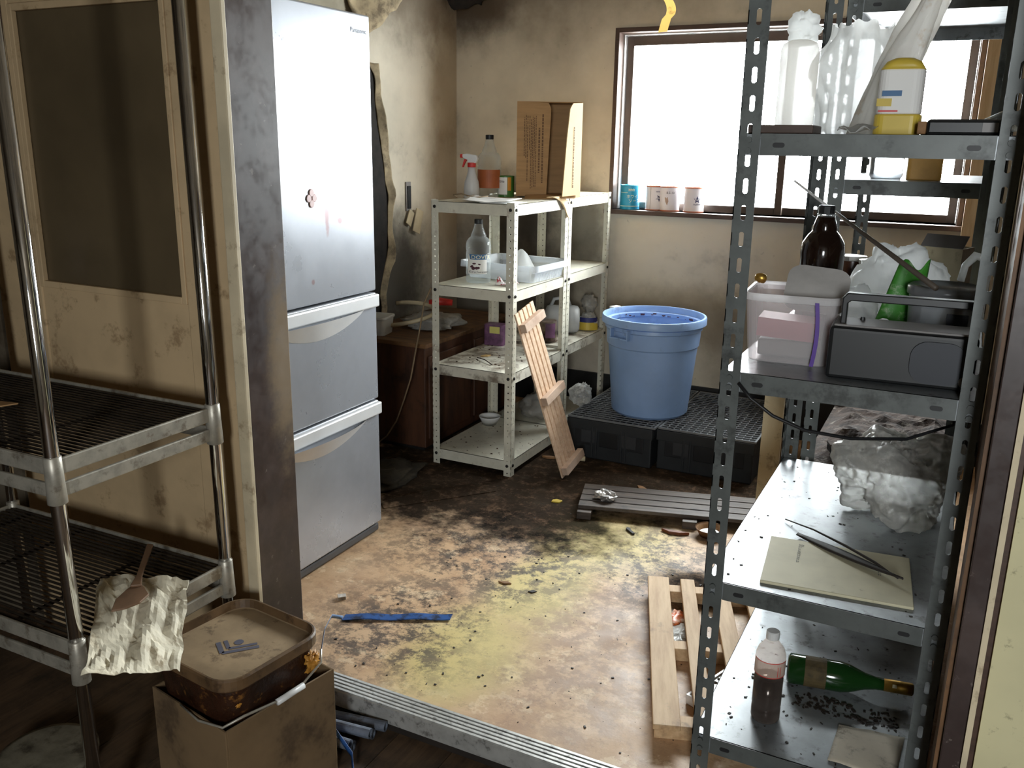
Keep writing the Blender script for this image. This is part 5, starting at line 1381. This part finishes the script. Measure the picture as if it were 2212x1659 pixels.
# faded emblem: a dot above two open hooks
em = MB(); zt = PZ - 0.0202
Tm = TR(0.01, 0.0, zt) @ RZ(math.radians(50))
def bar(pts, w):
    for a, b in zip(pts[:-1], pts[1:]):
        a, b = Vector((a[0], a[1], 0)), Vector((b[0], b[1], 0)); t = (b - a).normalized(); s_ = Vector((-t.y, t.x, 0)) * w
        em.add([Tm @ (a - s_), Tm @ (b - s_), Tm @ (b + s_), Tm @ (a + s_)], [(0, 1, 2, 3)])
bar([(-0.030, 0.030), (-0.022, -0.006), (0.040, 0.0)], 0.0045)
bar([(-0.046, 0.026), (-0.036, -0.022), (0.044, -0.014)], 0.0055)
v_, f_ = disc(0.0, 0.016, 0.011); em.add([Tm @ p for p in v_], f_)
put('emblem', em, 'lidblue', ld, label='faded blue emblem')
mb = MB(); crumple(mb, (0.012, 0.022, 0.026), 61, 0.8, 4, 26, 16, 0, TR(PW / 2 + 0.000, 0.098, PZ - 0.065)); put('residue', mb, 'residue', pa, smooth=True)
rr = random.Random(5)
for i in range(9):
    y = rr.uniform(-0.10, 0.06); z = PZ - 0.048 - rr.uniform(0, 0.05); q = rr.uniform(0.004, 0.009)
    mb = MB(); crumple(mb, (0.003, q * 1.7, q * 0.7), 90 + i, 0.7, 4, 12, 8, 0, TR(PW / 2 - 0.010 - 0.11 * (PZ - z - 0.03), y, z)); put('residue', mb, 'residue', pa, smooth=True)
bl = put('bail_handle', MB().tube([(-0.02, -0.140, PZ - 0.105), (0.05, -0.148, PZ - 0.112), (0.12, -0.140, PZ - 0.105), (0.140, -0.10, PZ - 0.092), (0.150, -0.02, PZ - 0.098), (0.153, 0.05, PZ - 0.095), (0.150, 0.115, PZ - 0.07), (0.135, 0.13, PZ - 0.05)], 0.003, 6), 'chrome_dull', pa, smooth=True)
put('handle_grip', MB().tube([(0.151, -0.02, PZ - 0.100), (0.154, 0.055, PZ - 0.097)], 0.0075, 10), 'whiteplastic', bl, smooth=True)

def crum(u, w):
    a, b, c, d = Vector((-1.69, 1.25, 0.408)), Vector((-1.485, 1.325, 0.415)), Vector((-1.315, 1.13, 0.345)), Vector((-1.375, 0.955, 0.395))
    p = a.lerp(b, u).lerp(d.lerp(c, u), w)
    q = Vector((u * 4, w * 4, 2.0))
    z = 0.022 * abs(noise.noise(q * 0.8)) + 0.014 * abs(noise.noise(q * 1.7)) + 0.003 * abs(noise.noise(q * 4))
    e = 0.02 * max(0, w - 0.85) / 0.15 * (1 - u)
    return p + Vector((0.006 * noise.noise(q * 1.7), 0.006 * noise.noise(q * 1.9), z + e))
mb = MB(); mb.grid(crum, 26, 26)
o = put('crumpled_paper', mb, 'oldpaper', solid=0.001); tag(o, 'crumpled greasy paper sheet lying from the wire shelf to the pail', 'paper')
sa = thing('spatula', 'worn brown spatula lying on the crumpled paper', 'spatula', (-1.535, 1.215, 0.428), math.radians(128))
put('blade', MB().prism([(-0.078, 0.030), (-0.070, 0.002), (-0.050, -0.022), (-0.015, -0.034), (0.020, -0.018), (0.036, -0.007), (0.036, 0.007), (0.015, 0.018), (-0.030, 0.032)], 0, 0.005), 'spatula', sa, bevel=0.0015)
put('handle', MB().prism([(0.022, -0.012), (0.060, -0.007), (0.19, -0.009), (0.195, 0.006), (0.06, 0.006), (0.022, 0.012)], 0.001, 0.008, Matrix.Rotation(-0.12, 4, 'Y')), 'spatula', sa, bevel=0.002)
pr_ = thing('round_pail', 'dirty round plastic pail on the lower floor under the wire shelves', 'pail', (-1.80, 1.14, ZL))
put('pail_wall', MB().lathe([(0.0, 0.004), (0.095, 0.0), (0.105, 0.05), (0.100, 0.05), (0.090, 0.008), (0.0, 0.008)], 36), 'rimplastic', pr_, smooth=False)
put('pail_rim', MB().lathe([(0.104, 0.044), (0.112, 0.046), (0.112, 0.056), (0.100, 0.057)], 36), 'rimplastic', pr_, smooth=True)
put('pail_lid', MB().lathe([(0.0, 0.046), (0.098, 0.048), (0.0, 0.050)], 36), 'rimplastic', pr_)

# bundle of hoses by the step and blue straps
hb = thing('hose_bundle', 'short bundle of grimy grey hoses lying by the threshold', 'hose', (0, 0, 0))
for i, (dx, dz, dl) in enumerate(((0.0, 0.0, 0.0), (0.026, -0.004, -0.02), (0.012, 0.022, 0.01), (0.038, 0.020, -0.01), (-0.012, 0.012, 0.02))):
    a = Vector((-1.42 + dx * 0.6, 1.560 - dx * 1.6, ZL + 0.022 + dz)); b = Vector((-1.185 + dl, 1.600 - dx * 2.2, ZL + 0.020 + dz))
    mb = MB(); t_ = (b - a).normalized()
    T = Matrix.Translation(a) @ t_.to_track_quat('Z', 'Y').to_matrix().to_4x4(); L_ = (b - a).length
    mb.lathe([(0.012, 0), (0.0135, 0.01), (0.0135, L_), (0.0095, L_), (0.0095, 0.01)], 14, T, close=True)
    put('hose', mb, 'hose', hb, smooth=False)
o = put('blue_strap', MB().grid(lambda u, w: (-1.53 + 0.285 * w - 0.006 * u, 1.925 + 0.155 * w + 0.026 * u, 0.004 + 0.004 * math.sin(7 * w) ** 2 + 0.004 * u), 3, 20), 'straps', solid=0.003); tag(o, 'flat dirty blue strap lying across the linoleum', 'strap')
mb = MB()
def st2(u, w):
    pts = [Vector((-1.531, 1.93, 0.010)), Vector((-1.515, 1.86, 0.055)), Vector((-1.478, 1.78, 0.062)), Vector((-1.436, 1.71, 0.040)), Vector((-1.40, 1.655, 0.012)), Vector((-1.36, 1.60, -0.03))]
    i = min(int(w * 5), 4); f = w * 5 - i
    p = pts[i].lerp(pts[i + 1], f)
    return p + Vector((0.004 * (u - 0.5), 0.002 * (u - 0.5), 0.012 * (u - 0.5)))
mb.grid(st2, 2, 20)
o = put('blue_strap', mb, plain('pale_blue_strap', (120, 150, 190), 0.4, var=0.1), solid=0.001, smooth=True); tag(o, 'thin pale strap arching from the blue strap over the threshold', 'strap')
mb = MB()
def st3(u, w):
    pts = [Vector((-1.33, 1.55, 0.0)), Vector((-1.25, 1.52, -0.01)), Vector((-1.17, 1.49, -0.04)), Vector((-1.12, 1.43, -0.062)), Vector((-1.11, 1.36, -0.074))]
    i = min(int(w * 4), 3); f = w * 4 - i
    return pts[i].lerp(pts[i + 1], f) + Vector((0.005 * (u - 0.5), 0, 0.014 * (u - 0.5)))
mb.grid(st3, 2, 20)
o = put('blue_strap', mb, 'straps', solid=0.001, smooth=True); tag(o, 'loose blue strap trailing off the hose bundle', 'strap')

# ================================================================== LITTER ON THE FLOOR
def scrap(name, label, cat, loc, rz, pts, h, mat, tilt=0.0):
    o = put(name, MB().prism(pts, 0.0, h), mat, bevel=min(h * 0.3, 0.0015)); o.location = loc; o.rotation_euler = (tilt, 0, rz); tag(o, label, cat); return o
mb = MB(); crumple(mb, (0.050, 0.040, 0.020), 71, 0.4, 3, 26, 14, 0.2, TR(-1.145, 3.105, 0.062)); o = put('foil_ball', mb, 'foil'); tag(o, 'crumpled silver film on the dark duckboard', 'foil')
fbw = thing('paper_bowl', 'low brown paper bowl with white crumbs on the floor by the rack', 'bowl', (-0.715, 3.065, 0.0))
put('bowl', MB().lathe([(0.035, 0.0), (0.052, 0.032), (0.054, 0.033), (0.048, 0.030), (0.032, 0.004)], 24, close=True), 'leaf', fbw, smooth=True)
put('crumbs', MB().lathe([(0.040, 0.012), (0.02, 0.020), (0.0, 0.021)], 18), 'paper', fbw)
scrap('banana_skin', 'curled brown peel beside the dark duckboard', 'peel', (-0.835, 3.02, 0.0), 0.2, [(-0.05, 0.01), (-0.02, -0.012), (0.02, -0.014), (0.055, 0.0), (0.02, 0.004), (-0.02, 0.006)], 0.012, plain('brown_peel', (126, 70, 40), 0.5))
scrap('leaf_scrap', 'curled blackened scrap on the yellow linoleum', 'scrap', (-0.985, 2.955, 0.0), -0.5, [(-0.028, 0.008), (-0.015, 0.014), (0.0, 0.004), (0.030, -0.004), (0.026, -0.014), (-0.02, -0.004)], 0.008, 'darkleaf')
scrap('yellow_scrap', 'bright yellow scrap on the black floor', 'scrap', (-1.345, 3.085, 0.0), 0.3, [(-0.02, -0.01), (0.012, -0.015), (0.024, 0.006), (0.0, 0.018), (-0.016, 0.010)], 0.006, 'yellow')
scrap('dry_leaf', 'pale dry leaf on the floor under the leaning board', 'leaf', (-1.585, 3.54, 0.0), 0.2, [(-0.035, 0), (-0.012, -0.012), (0.022, -0.008), (0.032, 0.004), (0.0, 0.012)], 0.010, 'leaf')
scrap('dry_leaf', 'pale folded leaf behind the dark duckboard', 'leaf', (-1.085, 3.37, 0.0), -0.6, [(-0.03, 0), (0.0, -0.014), (0.04, -0.004), (0.02, 0.012), (-0.01, 0.014)], 0.014, 'leaf')
scrap('dry_leaf', 'small orange brown leaf on the bare linoleum', 'leaf', (-1.211, 2.373, 0.0), 0.2, [(-0.022, 0), (0.0, -0.010), (0.024, -0.002), (0.008, 0.010)], 0.005, 'leaf')
scrap('wire_tangle', 'small dark tangle on the linoleum beside the orange leaf', 'scrap', (-1.106, 2.362, 0.0), 0.5, [(-0.014, 0), (0.0, -0.009), (0.016, 0.0), (0.004, 0.010)], 0.004, 'darkleaf')
scrap('film_scrap', 'small clear scrap on the linoleum near the fridge', 'scrap', (-1.615, 2.035, 0.0), 0.9, [(-0.014, -0.01), (0.012, -0.012), (0.016, 0.010), (-0.01, 0.014)], 0.012, 'clearbag')
ck = thing('bottle_stopper', 'small white stopper lying by the crates', 'stopper', (-1.452, 3.575, 0.012), 0.3)
put('stopper', MB().lathe([(0.011, 0), (0.012, 0.002), (0.012, 0.026), (0.009, 0.028)], 14, Matrix.Rotation(math.pi / 2, 4, 'Y')), 'switch', ck, smooth=True)
pn = thing('black_pen', 'black pen with a gold tip on the duckboard behind the rack', 'pen', (-0.70, 3.41, 0.010), 0.05)
put('barrel', MB().lathe([(0.005, 0), (0.006, 0.01), (0.006, 0.10), (0.002, 0.115)], 10, Matrix.Rotation(math.pi / 2, 4, 'Y')), 'black', pn, smooth=True)
put('tip', MB().lathe([(0.0055, -0.02), (0.0062, 0.0)], 10, Matrix.Rotation(math.pi / 2, 4, 'Y')), 'gold', pn)
# lifted edge of the linoleum near the rack foot
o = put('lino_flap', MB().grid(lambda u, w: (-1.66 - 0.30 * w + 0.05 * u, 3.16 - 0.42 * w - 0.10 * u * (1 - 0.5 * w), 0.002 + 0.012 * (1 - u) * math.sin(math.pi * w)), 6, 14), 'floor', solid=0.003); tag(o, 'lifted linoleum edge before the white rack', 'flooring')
for i, (x, y, s_, lab) in enumerate(((-2.10, 2.95, 1.0, 'dark rag heap beside the fridge on the black floor'),)):
    mb = MB(); crumple(mb, (0.14, 0.20, 0.035), 81 + i, 0.5, 2.4, 30, 14, 0.3, TR(x, y, 0.024)); o = put('rag_heap', mb, plain('dark_rag', (66, 58, 44), 0.9, var=0.3, vscale=14), smooth=True); tag(o, lab, 'rag')
# uncountable crumbs
rr = random.Random(12); mb = MB()
for i in range(260):
    x = rr.uniform(-1.75, -0.45); y = 1.74 + (rr.random() ** 1.3) * 1.5; q = 0.0009 + 0.0032 * rr.random() ** 3
    if x < -1.5 and y < 2.6: x += 0.4
    mb.box(-q, q, -q * 0.6, q * 0.6, 0, q * 0.7, TR(x, y, 0.0) @ RZ(rr.uniform(0, 6.3)))
o = put('floor_crumbs', mb, 'darkleaf'); o['kind'] = 'stuff'; tag(o, 'dark crumbs scattered over the linoleum', 'crumbs')
